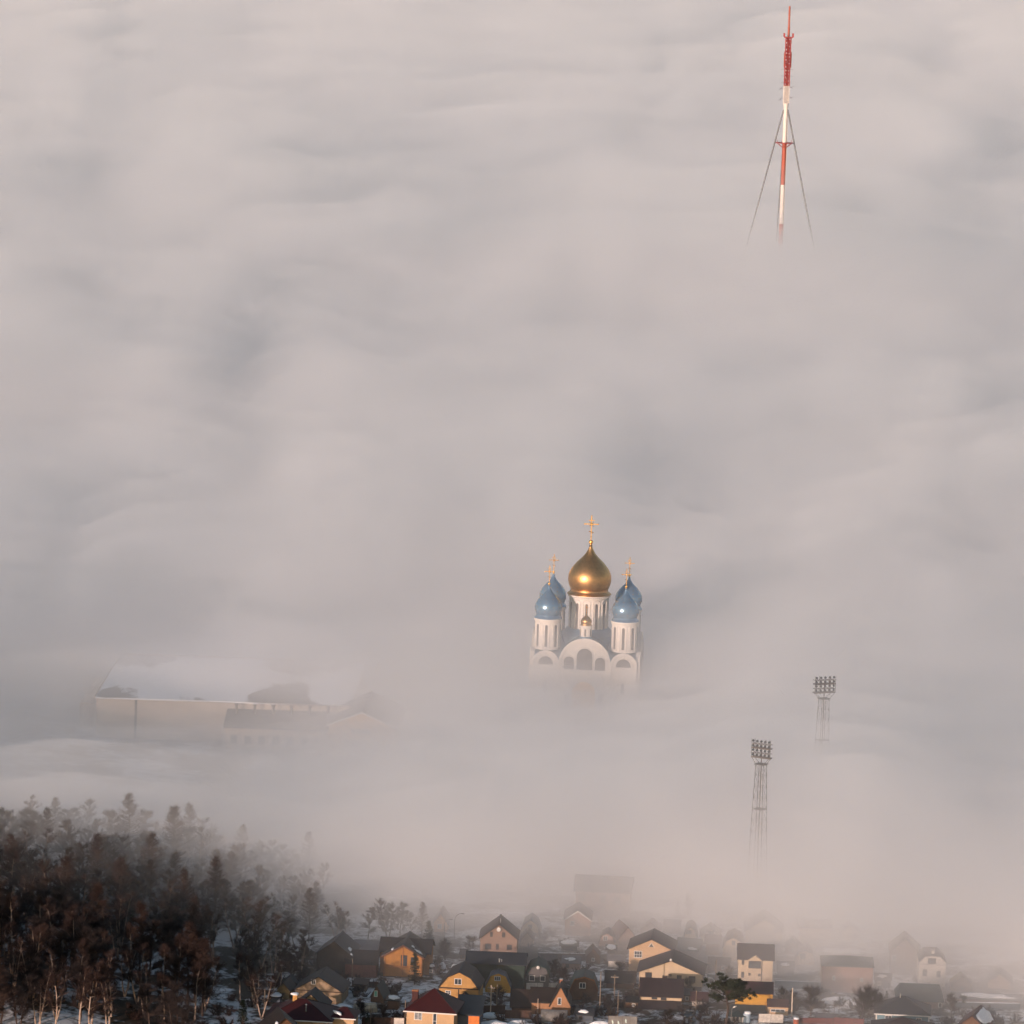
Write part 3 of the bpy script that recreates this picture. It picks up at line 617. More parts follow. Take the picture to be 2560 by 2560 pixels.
# pale smudges of paint on the grey fence
g = bpy.data.objects['fence.003']
pm = mat('pale green paint smear', (.55, .66, .60), var=.2)
for k, (x_, z_) in enumerate(((.9, 1.6), (2.1, 1.5), (3.6, 2.0))):
    blob(g, (x_, -.034, z_), Vector((1, 0, .2)).normalized(), Vector((-.2, 0, 1)).normalized(), Vector((0, -1, 0)), .16, .5, .012, 300 + k, 'paint_smear', pm)

# ------------------------------------------------------------------ poles and lamps
def pole(label, px, py, top, arm=True, r=.13, m=None):
    p = at(px, py); s = ppm(p) * .97; hgt = (py - top) / s
    T = thing('utility_pole', label, 'utility pole', p, R(-8)); MB().tube((0, 0, -.4), (0, 0, hgt), r, r * .75, 8).build('post', m or WOODP, T)
    if arm:
        a = MB().box(-.75, .75, -.05, .05, hgt - .75, hgt - .63).build('crossarm', WOODP, T)
        for x_ in (-.65, -.25, .25, .65): MB().tube((x_, 0, hgt - .63), (x_, 0, hgt - .45), .05, .03, 6).build('insulator', TRIM, a)
    return T
pole('sunlit wooden utility pole with crossarm, left of the pair in front of the yellow cottage', 1226, 2538, 2463, m=mat('pale pole', (.42, .32, .24)))
pole('thinner darker utility pole, right of the pair in front of the yellow cottage', 1241, 2534, 2461, False, .11)
pole('tall brown utility pole right of the brown gambrel cottage', 1499, 2534, 2430, False, .12)
pole('pale utility pole with crossarm left of the plum roof house', 1535, 2504, 2436, True, .1)
pole('short slim pole in front of the plum roof house', 1544, 2540, 2477, False, .09)
pole('pale concrete pole standing free right of the yellow house', 1979, 2540, 2470, False, .17, mat('pale concrete', (.55, .45, .36)))
pole('weathered pole before the red brick house', 880, 2452, 2397, False, .1)
pole('thin pole beside the dark pine', 1739, 2530, 2474, False, .09)
pole('pale pole in front of the orange house gable', 1344, 2538, 2497, False, .1, mat('pale pole', (.42, .32, .24)))
pole('slim pole in the dark garden left of the cream house with burgundy roof', 926, 2570, 2512, False, .09)
pole('slim hazy pole right of the wide cream house', 1788, 2470, 2398, False, .09)
pole('post by the left corner of the cream house with burgundy roof', 1012, 2566, 2500, False, .09)
pole('thin pole at the near edge of the birches', 661, 2530, 2472, False, .16, mat('pale pole', (.42, .32, .24)))
def lamp(label, px, py, top, reach, name='street_lamp'):
    p = at(px, py); s = ppm(p) * .97; hgt = (py - top) / s
    T = thing(name, label, 'street lamp', p); mb = MB().tube((0, 0, -.3), (0, 0, hgt * .72), .09, .07, 8); mb.build('post', STEEL, T)
    arm = MB(); q = None
    for k in range(7):
        a = k / 6; v = (reach * a * a, 0, hgt * (.72 + .28 * math.sin(a * PI / 2)))
        if q: arm.tube(q, v, .055, n=6)
        q = v
    arm.build('arm', STEEL, T); MB().box(q[0] - .1, q[0] + .6, -.14, .14, q[2] - .1, q[2] + .06).build('lamp_head', STEEL, T)
lamp('curved arm street lamp close to the hazy yellow cottage', 1110, 2352, 2298, 1.2)
lamp('taller curved arm street lamp between yellow cottage and taupe house', 1135, 2356, 2284, 1.5)
p = at(1826, 2562); T = thing('street_lamp', 'street lamp with bright white head beside the pine trunk', 'street lamp', p)
MB().tube((0, 0, -.3), (.2, 0, 3.4), .07, .06, 8).build('post', STEEL, T); MB().tube((.2, 0, 3.4), (.5, 0, 3.7), .05, n=6).build('arm', STEEL, T)
hd = MB().sphere(0, 0, 0, .3, sz=.6).build('lamp_head', TRIM, T, smooth=True, loc=(.75, 0, 3.85)); hd.scale = (1.5, .8, .9); hd.rotation_euler = (0, R(-25), 0)

# ------------------------------------------------------------------ frame, tank, cars
p = at(2104, 2538); T = thing('trellis_frame', 'open dark garden frame of posts and rails on the snow', 'trellis', p, R(-3))
for x_ in (-2.7, -1.6, -.6, 1.1, 2.6): MB().box(x_ - .05, x_ + .05, -.05, .05, -.2, 2.0).build('post', STEEL, T)
MB().box(-2.76, 2.66, -.06, .06, 2.004, 2.08).build('top_rail', STEEL, T); MB().box(.0, 2.55, -.03, .03, 1.0, 1.05).build('rail', STEEL, T)
p = at(1866, 2556); T = thing('water_tank', 'pale blue water tank with a snow cap beside the kiosk', 'tank', p)
MB().lathe([(.75, -.2), (.8, 0), (.8, 1.7), (.7, 1.85)], 20).build('shell', mat('pale blue paint', (.40, .50, .58), rough=.5), T, smooth=False)
blob(T, (.1, 0, 1.85), Vector((1, 0, 0)), Vector((0, 1, 0)), Vector((0, 0, 1)), .75, .7, .45, 95)
def car(label, px, py, rz, col, name='parked_car'):
    p = at(px, py); T = thing(name, label, 'car', p, R(rz)); m = mat(col[0], col[1], rough=.25, var=.1, spec=.6)
    MB().prism([(-2.1, .35), (-2.15, .75), (-1.3, .95), (1.6, 1.0), (2.1, .8), (2.15, .35)], -.85, .85).build('body', m, T)
    MB().prism([(-1.25, .953), (-.6, 1.42), (.95, 1.45), (1.55, 1.0)], -.72, .72).build('cabin', GLASS, T)
    MB().prism([(-.55, 1.424), (-.5, 1.48), (.9, 1.5), (.95, 1.454)], -.70, .70).build('car_roof', m, T)
    for x_ in (-1.3, 1.3):
        for y_ in (-.86, .7): MB().tube((x_, y_, .33), (x_, y_ + .16, .33), .33, n=14).build('wheel', mat('tyre rubber', (.02, .02, .02)), T)
    for y_ in (-.6, .6): MB().box(-2.18, -2.12, y_ - .18, y_ + .18, .6, .74).build('headlight', TRIM, T)
car('dark car parked in the shade beside the veranda', 1724, 2544, 75, ('dark car paint', (.03, .04, .05)))
car('blue grey hazy car parked right of the wide cream house', 1772, 2462, 80, ('blue grey car paint', (.12, .16, .19)))
p = at(1990, 2562); T = thing('storage_barrel', 'rusty red barrel with snow on its lid by the pale concrete pole', 'barrel', p)
MB().lathe([(.55, -.2), (.58, .0), (.58, 1.15), (.5, 1.2)], 16).build('drum', mat('rusty red paint', (.35, .09, .045), var=.4, scale=3), T)
blob(T, (0, 0, 1.2), Vector((1, 0, 0)), Vector((0, 1, 0)), Vector((0, 0, 1)), .6, .55, .35, 96)

# ------------------------------------------------------------------ heaps of snow
def heap(label, px, py, wpx, hm, dm, seed):
    p = at(px, py); s = ppm(p); rr = wpx / s / 2; mb = MB(); rnd = random.Random(seed); n, m = 20, 7; vs = []
    ph = [rnd.uniform(0, 6.28) for _ in range(4)]
    for j in range(m + 1):
        a = j / m * PI / 2
        for i in range(n):
            b = 2 * PI * i / n; k = 1 + .16 * math.sin(2 * b + ph[0]) + .12 * math.sin(3 * b + ph[1]) + .10 * math.sin(5 * b + ph[2] + 3 * a)
            vs.append((rr * math.cos(a) * math.cos(b) * k, dm * math.cos(a) * math.sin(b) * k, -.15 + (hm + .15) * math.sin(a) * (1 + .18 * math.sin(2 * b + ph[3]) * math.cos(a))))
    fs = [(j * n + i, j * n + (i + 1) % n, (j + 1) * n + (i + 1) % n, (j + 1) * n + i) for j in range(m) for i in range(n)]
    o = mb.add(vs, fs).build('snow_pile', SNOW, None, smooth=True, loc=p); tag(o, label, 'snow pile', 'shovelled heaps of snow in the gardens')
heap('long white snow heap at the foot of the utility pole pair', 1228, 2544, 44, 1.1, .8, 1)
heap('rounded snow heap below the brown board fence', 1295, 2566, 60, 1.3, 1.2, 2)
heap('broad smooth snow mound cut by the lower edge below the poles', 1240, 2572, 110, 1.6, 3, 3)
heap('pale snow mound in front of the grey fence', 1500, 2572, 55, 1.6, 1.4, 4)
heap('grey white tarped snow heap behind the ochre house, left one', 1106, 2420, 22, 1.3, 1, 5)
heap('grey white tarped snow heap behind the ochre house, right one', 1138, 2424, 22, 1.3, 1, 6)
heap('wide snow bank beneath the bare tree at right', 2110, 2508, 105, 1.4, 2.5, 7)
heap('snow heap on the bin below the orange house side wing', 1300, 2522, 18, 1.2, .6, 8)
heap('snow bank in the bottom centre below the orange house', 1325, 2574, 75, 1.2, 2, 9)
heap('snow strip in front of the pale wall below the yellow house', 1925, 2570, 60, .7, 1.2, 10)
heap('snow patch beside the panelled gable house', 860, 2518, 40, .7, 1.6, 11)
heap('snow patch in the garden before the low greenhouse', 900, 2556, 60, .6, 2.5, 12)

# ------------------------------------------------------------------ cathedral
CHW = mat('cathedral white stone', (.66, .61, .56), var=.04, scale=.3)
CHB = mat('cathedral blue roof', (.16, .27, .37), rough=.35, metal=.5, var=.1, stripe=.15, sscale=1.2)
GOLD = mat('gilded dome', (.58, .33, .14), rough=.42, metal=1.0, var=.10, scale=1.2, bump=.12, bscale=2.5)
GOLDC = mat('gilded cross', (.95, .55, .17), rough=.25, metal=.85, var=.05)
BLUED = mat('blue enamel dome', (.21, .33, .45), rough=.26, metal=.6, var=.08, scale=.8)
CHG = mat('cathedral window glass', (.16, .15, .15), rough=.25, var=.15, spec=.5)
MOS = mat('gold mosaic', (.75, .42, .15), rough=.4, var=.2, scale=2)
YC = 1302.0; HWID = 14.2
cc_ = on_y(1457, 1690, YC); XC = cc_.x + 1.0
zc = lambda py, dy=0.0: on_y(1465, py, YC + dy).z
CH = thing('cathedral', 'white five domed cathedral with gold centre dome rising from the fog', 'cathedral', (XC, YC, 0), R(-3.5))
ZS = zc(1662, -14)
MB().box(-HWID, HWID, -HWID, HWID, -1, ZS).build('body', CHW, CH)
def arch_poly(r, h0, n=20, x=0.0):
    return [(x - r, h0)] + [(x + r * math.cos(PI - PI * k / n), h0 + r * math.sin(PI * k / n)) for k in range(1, n)] + [(x + r, h0)]
def arch_window(parent, x, z0, ww, ztop, y, m=None, rim=CHW):
    r = ww / 2; f_ = MB()
    outer = [(x - r - .25, z0)] + arch_poly(r + .25, ztop - r, 14, x) + [(x + r + .25, z0)]
    inner = [(x - r, z0)] + arch_poly(r, ztop - r, 14, x) + [(x + r, z0)]
    k = len(outer)
    for i in range(k - 1):
        f_.add([(*[outer[i][0], y - .22, outer[i][1]],), (outer[i + 1][0], y - .22, outer[i + 1][1]), (inner[i + 1][0], y - .22, inner[i + 1][1]), (inner[i][0], y - .22, inner[i][1]),
                (outer[i][0], y + .05, outer[i][1]), (outer[i + 1][0], y + .05, outer[i + 1][1]), (inner[i + 1][0], y + .05, inner[i + 1][1]), (inner[i][0], y + .05, inner[i][1])],
               [(0, 1, 2, 3), (4, 7, 6, 5), (0, 4, 5, 1), (3, 2, 6, 7)])
    o = f_.build('window', rim, parent); MB().prism(inner, y - .03, y + .02).build('pane', m or CHG, o)
    return o
for q in range(4):
    side = bpy.data.objects.new('facade', None); S.collection.objects.link(side); side.parent = CH; side.rotation_euler = (0, 0, q * PI / 2)
    yf = -HWID - .55
    for x_, r_ in ((0, 6.95), (-10.6, 3.6), (10.6, 3.6)):
        pr_ = [(x_ - r_, -.6)] + arch_poly(r_, ZS + (.3 if x_ == 0 else 0), 26, x_) + [(x_ + r_, -.6)]
        MB().prism(pr_, yf, -HWID + .5 - .01 * abs(x_)).build('gable_arch', CHW, side)
        for dr, th in ((.0, .5),):
            ring = MB(); out_ = arch_poly(r_ + .12, ZS + (.3 if x_ == 0 else 0), 26, x_); inn = arch_poly(r_ - .55, ZS + (.3 if x_ == 0 else 0), 26, x_)
            for i in range(len(out_) - 1):
                a, b, c1, d1 = out_[i], out_[i + 1], inn[i + 1], inn[i]
                ring.add([(a[0], yf - .3, a[1]), (b[0], yf - .3, b[1]), (c1[0], yf - .3, c1[1]), (d1[0], yf - .3, d1[1]), (a[0], yf + .1, a[1]), (b[0], yf + .1, b[1]), (c1[0], yf + .1, c1[1]), (d1[0], yf + .1, d1[1])],
                         [(0, 1, 2, 3), (4, 7, 6, 5), (0, 4, 5, 1), (3, 2, 6, 7)])
            ring.build('archivolt', CHW, side)
    arch_window(side, 0, ZS - 1.3, 4.3, ZS + 4.6, yf)
    for x_ in (-4.25, 4.25): arch_window(side, x_, ZS - 1.3, 2.75, ZS + 2.3, yf)
    for x_ in (-10.6, 10.6):
        arch_window(side, x_, ZS - .2, 4.0, ZS + 2.1, yf); arch_window(side, x_, ZS - 7.6, .9, ZS - 4.6, yf)
    for x_ in (-13.9, -7.1, 7.1, 13.9): MB().box(x_ - .35, x_ + .35, yf - .35, yf + .3, -.6, ZS + .1).build('pilaster', CHW, side)
    arch_window(side, 0, ZS - 12, 6.4, ZS - 4.6, yf, MOS)
    for x_ in (-4.6, 4.6): arch_window(side, x_, ZS - 12, 1.1, ZS - 8.0, yf)
    MB().box(-2.2, 2.2, yf - .2, yf + .1, -.5, 4.6).build('portal_door', DARKTRIM, side)
    for ch in list(side.children):
        ch.parent = CH; ch.rotation_euler = (0, 0, q * PI / 2)
    bpy.data.objects.remove(side)
rv = MB()
for axis in ('y', 'x'):
    rv.prism(arch_poly(6.7, ZS + .3, 26), -HWID + .2, HWID - .2, axis)
    for x_ in (-10.6, 10.6): rv.prism(arch_poly(3.45, ZS, 18, x_), -HWID + .25, HWID - .25, axis)
rv.build('vault_roof', CHB, CH)
ZD0 = ZS + 6.0
MB().lathe([(8.2, ZS + 4), (7.6, ZD0 + .4), (6.2, ZD0 + 1.6), (5.7, ZD0 + 2.2)], 40).build('drum_skirt', CHB, CH, smooth=False)
ONION = [(.865, -.50), (.90, -.44), (.955, -.30), (.99, -.14), (1.0, 0), (.985, .14), (.94, .28), (.86, .43), (.75, .58), (.61, .74), (.46, .88), (.32, 1.02), (.21, 1.16), (.13, 1.30), (.08, 1.42), (.055, 1.56)]
def cross(parent, z0, hgt, m=GOLDC):
    b = hgt * .018; o = MB().box(-b, b, -b, b, z0, z0 + hgt).build('cross', m, parent); zt = z0 + hgt * .66
    sub = MB().box(-hgt * .27, hgt * .27, -b, b, zt - b, zt + b); sub.box(-hgt * .12, hgt * .12, -b, b, z0 + hgt * .80, z0 + hgt * .80 + 1.6 * b)
    sub.tube((-hgt * .10, 0, z0 + hgt * .36), (hgt * .10, 0, z0 + hgt * .30), b, n=4); sub.build('crossbar', m, parent)
    for x_, z_, r_ in ((-.27, .66, .034), (.27, .66, .034), (0, .90, .036), (0, .66, .05), (0, .13, .034), (0, 1.0, .03)):
        MB().sphere(hgt * x_, 0, z0 + hgt * z_, hgt * r_, 10, 6).build('knob', m, parent, smooth=True)
    ray_ = MB()
    for a in range(4):
        t_ = PI / 4 + a * PI / 2; ray_.tube((hgt * .05 * math.cos(t_), 0, zt + hgt * .05 * math.sin(t_)), (hgt * .13 * math.cos(t_), 0, zt + hgt * .13 * math.sin(t_)), b * .6, n=4)
    ray_.build('ray', m, parent)
def tower(x, y, zb, zt, r, rdome, zmax, nw, m, crossh, ballr, gold, ztip=None):
    hh = zt - zb
    prof = [(r, zb), (r, zb + .5), (r * .985, zb + .55), (r * .985, zt - 1.0), (r * 1.03, zt - .9), (r * 1.03, zt - .45), (r * 1.08, zt - .35), (r * 1.08, zt)]
    dr = MB().lathe(prof, 48).build('drum', CHW, CH, loc=(x, y, 0))
    ww = 2 * PI * r / nw * .26
    for k in range(nw):
        a = -PI / 2 + R(-4) + 2 * PI * k / nw; 
        pl = [(-ww / 2, zb + hh * .10)] + arch_poly(ww / 2, zt - hh * .22, 8) + [(ww / 2, zb + hh * .10)]
        o = MB().prism(pl, -.05, .1).build('window', CHG, dr); o.location = (r * .985 * math.cos(a), r * .985 * math.sin(a), 0); o.rotation_euler = (0, 0, a + PI / 2)
        a2 = a + PI / nw
        for da in (-.30, .30):
            aa = a2 + da * 2 * PI / nw * .62; pb = MB().tube((0, 0, zb + .4), (0, 0, zt - hh * .20), r * .032, n=8).build('column', CHW, dr)
            pb.location = (r * .995 * math.cos(aa), r * .995 * math.sin(aa), 0)
        ring = MB(); rw = 2 * PI * r / nw * .42; q0 = None
        for i in range(11):
            t_ = PI * i / 10; aa = a + (rw * math.cos(t_)) / r; v = (r * 1.0 * math.cos(aa), r * 1.0 * math.sin(aa), zt - hh * .21 + rw * math.sin(t_))
            if q0: ring.tube(q0, v, r * .022, n=5)
            q0 = v
        ring.build('arch_moulding', CHW, dr)
    den = MB()
    nd = nw * 5
    for k in range(nd):
        a = 2 * PI * k / nd; den.tube((r * 1.075 * math.cos(a), r * 1.075 * math.sin(a), zt - .62), (r * 1.075 * math.cos(a), r * 1.075 * math.sin(a), zt - .36), r * .022, n=5)
    den.build('dentil_band', CHW, dr)
    sk = MB().lathe([(rdome * 1.02, zt + .004), (rdome * 1.02, zt + .12), (rdome * .93, zt + .5), (rdome * .87, zt + .9), (rdome * .87, zmax - .49 * rdome)], 48).build('dome_skirt', m, dr, smooth=False)
    top = ONION[-1][1] * rdome if ztip is None else ztip - zmax
    k_ = top / (ONION[-1][1] * rdome)
    dm = MB().lathe([(rdome * a, zmax + rdome * b * (k_ if b > 0 else 1)) for a, b in ONION], 56).build('dome', m, CH, smooth=True, loc=(x, y, 0))
    zt2 = zmax + rdome * 1.56 * k_
    MB().lathe([(rdome * .06, zt2 - rdome * .25), (rdome * .06, zt2 + ballr * .3)], 12).build('finial_neck', GOLDC if not gold else m, dm)
    MB().sphere(0, 0, zt2 + ballr, ballr, 18, 12).build('finial_ball', GOLDC, dm, smooth=True)
    cross(dm, zt2 + ballr * 1.9, crossh)
    if not gold:
        st = MB()
        for j, (zz, rr_) in enumerate(((-.2, .985), (.12, .995), (.40, .885), (.64, .71), (.86, .49))):
            nn_ = (14, 14, 11, 9, 6)[j]
            for i in range(nn_):
                a = 2 * PI * (i + .5 * (j % 2)) / nn_; R_ = rdome * rr_
                st.sphere(R_ * math.cos(a), R_ * math.sin(a), zmax + rdome * zz * (k_ if zz > 0 else 1), .11, 6, 4)
        so_ = st.build('gold_stars', GOLDC, dm); so_['kind'] = 'stuff'
    return dm
dm = tower(0, 0, zc(1584), zc(1484), 5.35, 5.95, zc(1445), 12, GOLD, 6.7, .6, True, zc(1360)); dm['label'] = 'large gilded onion dome over the centre drum'
for x_, y_ in ((-10.5, -10.5), (10.5, -10.5), (-10.5, 10.5), (10.5, 10.5)):
    zo = (0 if True else 0)
    d2 = tower(x_, y_, zc(1624, -10.5), zc(1548, -10.5), 3.5, 3.72, zc(1522, -10.5), 8, BLUED, 4.6, .34, False, zc(1466, -10.5)); d2['label'] = 'blue onion dome with small gold stars over a corner drum'
d3 = tower(0, -12.4, zc(1592, -12.4), zc(1563, -12.4), 1.6, 1.52, zc(1553, -12.4), 6, GOLD, 1.9, .2, True, zc(1534, -12.4)); d3['label'] = 'tiny gilded dome above the front gable arch'
MB().lathe([(1.95, ZS + 5.6), (1.9, ZS + 7.0), (1.65, zc(1592, -12.4) + .2)], 20).build('cupola_base', CHB, CH, loc=(0, -12.4, 0))

# ------------------------------------------------------------------ broadcast mast
YM = 2200.0; mz = lambda py: on_y(1965, py, YM).z; XM = on_y(1952, 590, YM).x
MR = mat('red mast paint', (.38, .095, .06), rough=.5, var=.08); MRD = mat('dark red mast paint', (.34, .06, .06), rough=.5, var=.12)
MW = mat('white mast paint', (.68, .61, .55), rough=.5, var=.05); MC = mat('steel guy cable', (.20, .21, .22), rough=.5)
MT = thing('broadcast_mast', 'tall red and white guyed broadcast mast piercing the fog', 'mast', (XM, YM, 0))
segs = [(0, 'R'), (None, None)]
zb_ = [mz(560) - 20, mz(560), mz(462), mz(357), mz(272)]
MB().tube((0, 0, -1), (0, 0, zb_[0]), .95, n=20).build('tube_section', MW, MT)
for i, m_ in enumerate((MR, MW, MR, MW)): MB().tube((0, 0, zb_[i]), (0, 0, zb_[i + 1]), .95, n=20).build('tube_section', m_, MT)
ld = MB().box(.96, 1.16, -.1, .1, 20, zb_[4]); ld.build('ladder_rail', MW, MT)
pf = MB().lathe([(1.0, zb_[3] - .5), (4.1, zb_[3] - .15), (4.1, zb_[3] + .1), (1.0, zb_[3] + .12)], 20).build('service_platform', MRD, MT)
for k in range(10):
    a = 2 * PI * k / 10; MB().tube((1.0 * math.cos(a), 1.0 * math.sin(a), zb_[3] - 2.2), (3.6 * math.cos(a), 3.6 * math.sin(a), zb_[3] - .2), .09, n=5).build('strut', MRD, pf)
    MB().tube((4 * math.cos(a), 4 * math.sin(a), zb_[3]), (4 * math.cos(a), 4 * math.sin(a), zb_[3] + 1.1), .06, n=5).build('rail_post', MRD, pf)
def lattice(name, z0, z1, hw, m, nseg, mb_t=.16, hw1=None):
    o = None; hw1 = hw1 or hw
    leg = MB()
    for sx in (-1, 1):
        for sy in (-1, 1): leg.tube((sx * hw, sy * hw, z0), (sx * hw1, sy * hw1, z1), mb_t, n=5)
    o = leg.build(name, m, MT); br = MB()
    for k in range(nseg):
        f0, f1 = k / nseg, (k + 1) / nseg; a0 = hw + (hw1 - hw) * f0; a1 = hw + (hw1 - hw) * f1; y0, y1 = z0 + (z1 - z0) * f0, z0 + (z1 - z0) * f1
        for q in range(4):
            c_, s_ = [(1, 0), (0, 1), (-1, 0), (0, -1)][q]
            A = lambda u, v, z: (c_ * v - s_ * u, s_ * v + c_ * u, z)
            br.tube(A(-a0, a0, y0), A(a1, a1, y1), mb_t * .6, n=4); br.tube(A(a0, a0, y0), A(-a1, a1, y1), mb_t * .6, n=4); br.tube(A(-a1, a1, y1), A(a1, a1, y1), mb_t * .6, n=4)
    br.build('brace', m, o)
    return o
z5, z6, z7, z8 = mz(258), mz(215), mz(94), mz(15)
MB().tube((0, 0, zb_[4]), (0, 0, z5), .95, 1.3, n=20).build('cone_section', MW, MT)
lw = lattice('white_lattice', z5, z6, 1.25, MW, 5)
MB().box(-.8, .8, -.8, .8, z5, z6).build('antenna_panel', mat('pale grey antenna panel', (.42, .38, .35)), lw)
lr = lattice('red_lattice', z6, z7, 1.15, MRD, 14, .2)
MB().tube((0, 0, z6), (0, 0, z7), .5, n=10).build('core_tube', MRD, lr)
for (f0, f1, ww) in ((.30, .62, 1.55), (.0, .12, 1.25)):
    for sx in (-1, 1): MB().box(sx * ww - .18, sx * ww + .18, -.5, .5, z7 - (z7 - z6) * f1, z7 - (z7 - z6) * f0).build('antenna_panel', MR, lr)
sn = MB()
for k in range(34):
    a = k * 1.05; z_ = z6 + (z7 - z6) * (k + .5) / 34
    MB().tube((1.1 * math.cos(a), 1.1 * math.sin(a), z_), (1.1 * math.cos(a + 1.9), 1.1 * math.sin(a + 1.9), z_ + 1.6), .16, n=4).build('dipole', mat('dark dipole', (.10, .06, .07)) if k % 2 else MW, lr)
for k, z_ in enumerate((z5 + 2.2, z5 + 7, z6 + 1.5, z6 + 4.5, z6 + 7.5)):
    for sx in (-1, 1):
        L_ = 2.2 if k < 2 else 1.5; dz = 1.0 if k < 2 else .0
        MB().tube((sx * 1.2, 0, z_), (sx * (1.2 + L_), -.4, z_ + dz * sx * .9), .07, n=4).build('side_antenna', STEEL, lw)
        if k < 2: MB().tube((sx * 1.6, 0, z_ + .9), (sx * 2.9, -.3, z_ - .5), .06, n=4).build('side_antenna', STEEL, lw)
tp = MB().box(-2.1, 2.1, -2.1, 2.1, z7, z7 + .35).build('top_platform', MRD, MT)
for sx in (-1, 1):
    for sy in (-1, 1): MB().box(sx * 2.0 - .3, sx * 2.0 + .1 + .2, sy * 1.9 - .2, sy * 1.9 + .2, z7 + .354, z7 + 2.0).build('rail_post', MRD, tp)
sp = MB(); zz_ = np.linspace(z7 + .36, z8, 4)
for i, (a, b) in enumerate(((.52, .50), (.42, .38), (.46, .40))): sp.tube((0, 0, zz_[i]), (0, 0, zz_[i + 1]), a, b, n=8)
sp.build('spire', MR, MT)
for a, r_ in ((R(178), 29.5), (R(3), 29.5), (R(92), 30)):
    for off in (-.35, .35):
        v0 = Vector((1.0 * math.cos(a), 1.0 * math.sin(a) + off * .5, zb_[4] - .5)); v1 = Vector((r_ * math.cos(a) - off * math.sin(a) * 3, r_ * math.sin(a) + off * math.cos(a) * 2, 0))
        g_ = MB(); q0 = v0
        for k in range(1, 13):
            t_ = k / 12; v = v0.lerp(v1, t_) + Vector((0, 0, -1.2 * math.sin(PI * t_))); g_.tube(q0, v, .36, n=5, caps=False); q0 = v
        g_.build('guy_cable', MC, MT)

# ------------------------------------------------------------------ stadium floodlight towers
FS = mat('weathered floodlight steel', (.10, .09, .085), rough=.6, metal=.2, var=.25, scale=2)
LH = mat('floodlight housing', (.05, .047, .045), rough=.4, var=.2)
def floodlight(label, px, ptop, pbase, yaw, hw0=1.9, hx=2.4):
    p = at(px, pbase); s = ppm(p) * .97; hgt = (pbase - ptop) / s
    T = thing('floodlight_tower', label, 'floodlight', p, R(yaw)); zh = hgt - 4.6; legs = MB(); hw1 = .95
    for sx in (-1, 1):
        for sy in (-1, 1): MB().tube((sx * hw0, sy * hw0, -.4), (sx * hw1, sy * hw1, zh), .085, .07, 6).build('leg', FS, T)
    n = 13
    for k in range(n):
        f0, f1 = k / n, (k + 1) / n; a0, a1 = hw0 + (hw1 - hw0) * f0, hw0 + (hw1 - hw0) * f1; y0, y1 = zh * f0, zh * f1; b_ = MB()
        for q in range(4):
            c_, s_ = [(1, 0), (0, 1), (-1, 0), (0, -1)][q]; A = lambda u, v, z: (c_ * v - s_ * u, s_ * v + c_ * u, z)
            b_.tube(A(-a1, a1, y1), A(a1, a1, y1), .035, n=4); b_.tube(A(-a0, a0, y0), A(a1, a1, y1), .028, n=4); b_.tube(A(a0, a0, y0), A(-a1, a1, y1), .028, n=4)
        b_.build('brace_tier', FS, T)
    MB().tube((0, 0, 0), (0, 0, hgt - .3), .13, n=8).build('cable_duct', FS, T)
    for z_ in (zh, zh * n // (n + .0) * .62): MB().box(-1.3, 1.3, -1.3, 1.3, zh - .06 if z_ == zh else zh * .69, (zh + .06) if z_ == zh else zh * .69 + .1).build('platform', FS, T)
    for sx in (-1, 1):
        for sy in (-1, 1): MB().tube((sx * hw1, sy * hw1, zh), (sx * hx * .87, sy * .7, hgt - 3.2), .06, n=5).build('bracket', FS, T)
    for k in range(4):
        z_ = hgt - 3.2 + k * 1.06
        rl = MB().box(-hx, hx, -.62, -.45, z_, z_ + (.30 if k % 2 == 0 else .13)); rl.box(-hx, hx, .45, .62, z_, z_ + (.30 if k % 2 == 0 else .13)); rl.build('lamp_rail', FS, T)
        for j in range(5):
            x_ = hx * (-.83 + j * .415)
            lm_ = MB().lathe([(.10, -.22), (.18, -.1), (.30, .14), (.32, .2)], 12).build('floodlight_lamp', LH, T); lm_.location = (x_, -.25, z_ + .62); lm_.rotation_euler = (R(60), 0, 0)
            MB().lathe([(.29, .21), (.29, .23)], 12).build('lens', GLASS, lm_)
    for x_ in (-hx + .05, -hx * .6, hx * .5, hx - .05): MB().tube((x_, -.5, hgt - 3.2), (x_, -.5, hgt + 1.2), .05, n=5).build('mast_post', FS, T)
floodlight('nearer stadium floodlight tower of brown lattice, its lamps in four rows', 1889, 1866, 2272, -28)
floodlight('farther paler stadium floodlight tower almost lost in the fog', 2046, 1706, 2082, 24, hx=2.9)

# ------------------------------------------------------------------ sheds on the left
WS = mat('pale rendered wall', (.52, .44, .37), var=.05, scale=.2)
def snowroof():
    m = bpy.data.materials.new('half melted snow roof'); m.use_nodes = True; t = m.node_tree; b = t.nodes['Principled BSDF']; b.inputs['Roughness'].default_value = .8
    tc = t.nodes.new('ShaderNodeTexCoord'); mp = t.nodes.new('ShaderNodeMapping'); mp.inputs['Scale'].default_value = (.030, .012, 1); n_ = t.nodes.new('ShaderNodeTexNoise'); n_.inputs['Scale'].default_value = 1; n_.inputs['Detail'].default_value = 6
    t.links.new(tc.outputs['Object'], mp.inputs['Vector']); t.links.new(mp.outputs[0], n_.inputs['Vector'])
    r_ = t.nodes.new('ShaderNodeValToRGB'); r_.color_ramp.elements[0].position = .50; r_.color_ramp.elements[1].position = .52
    r_.color_ramp.elements[0].color = (.26, .25, .25, 1); r_.color_ramp.elements[1].color = (.80, .80, .82, 1)
    t.links.new(n_.outputs['Fac'], r_.inputs['Fac']); t.links.new(r_.outputs[0], b.inputs['Base Color']); return m
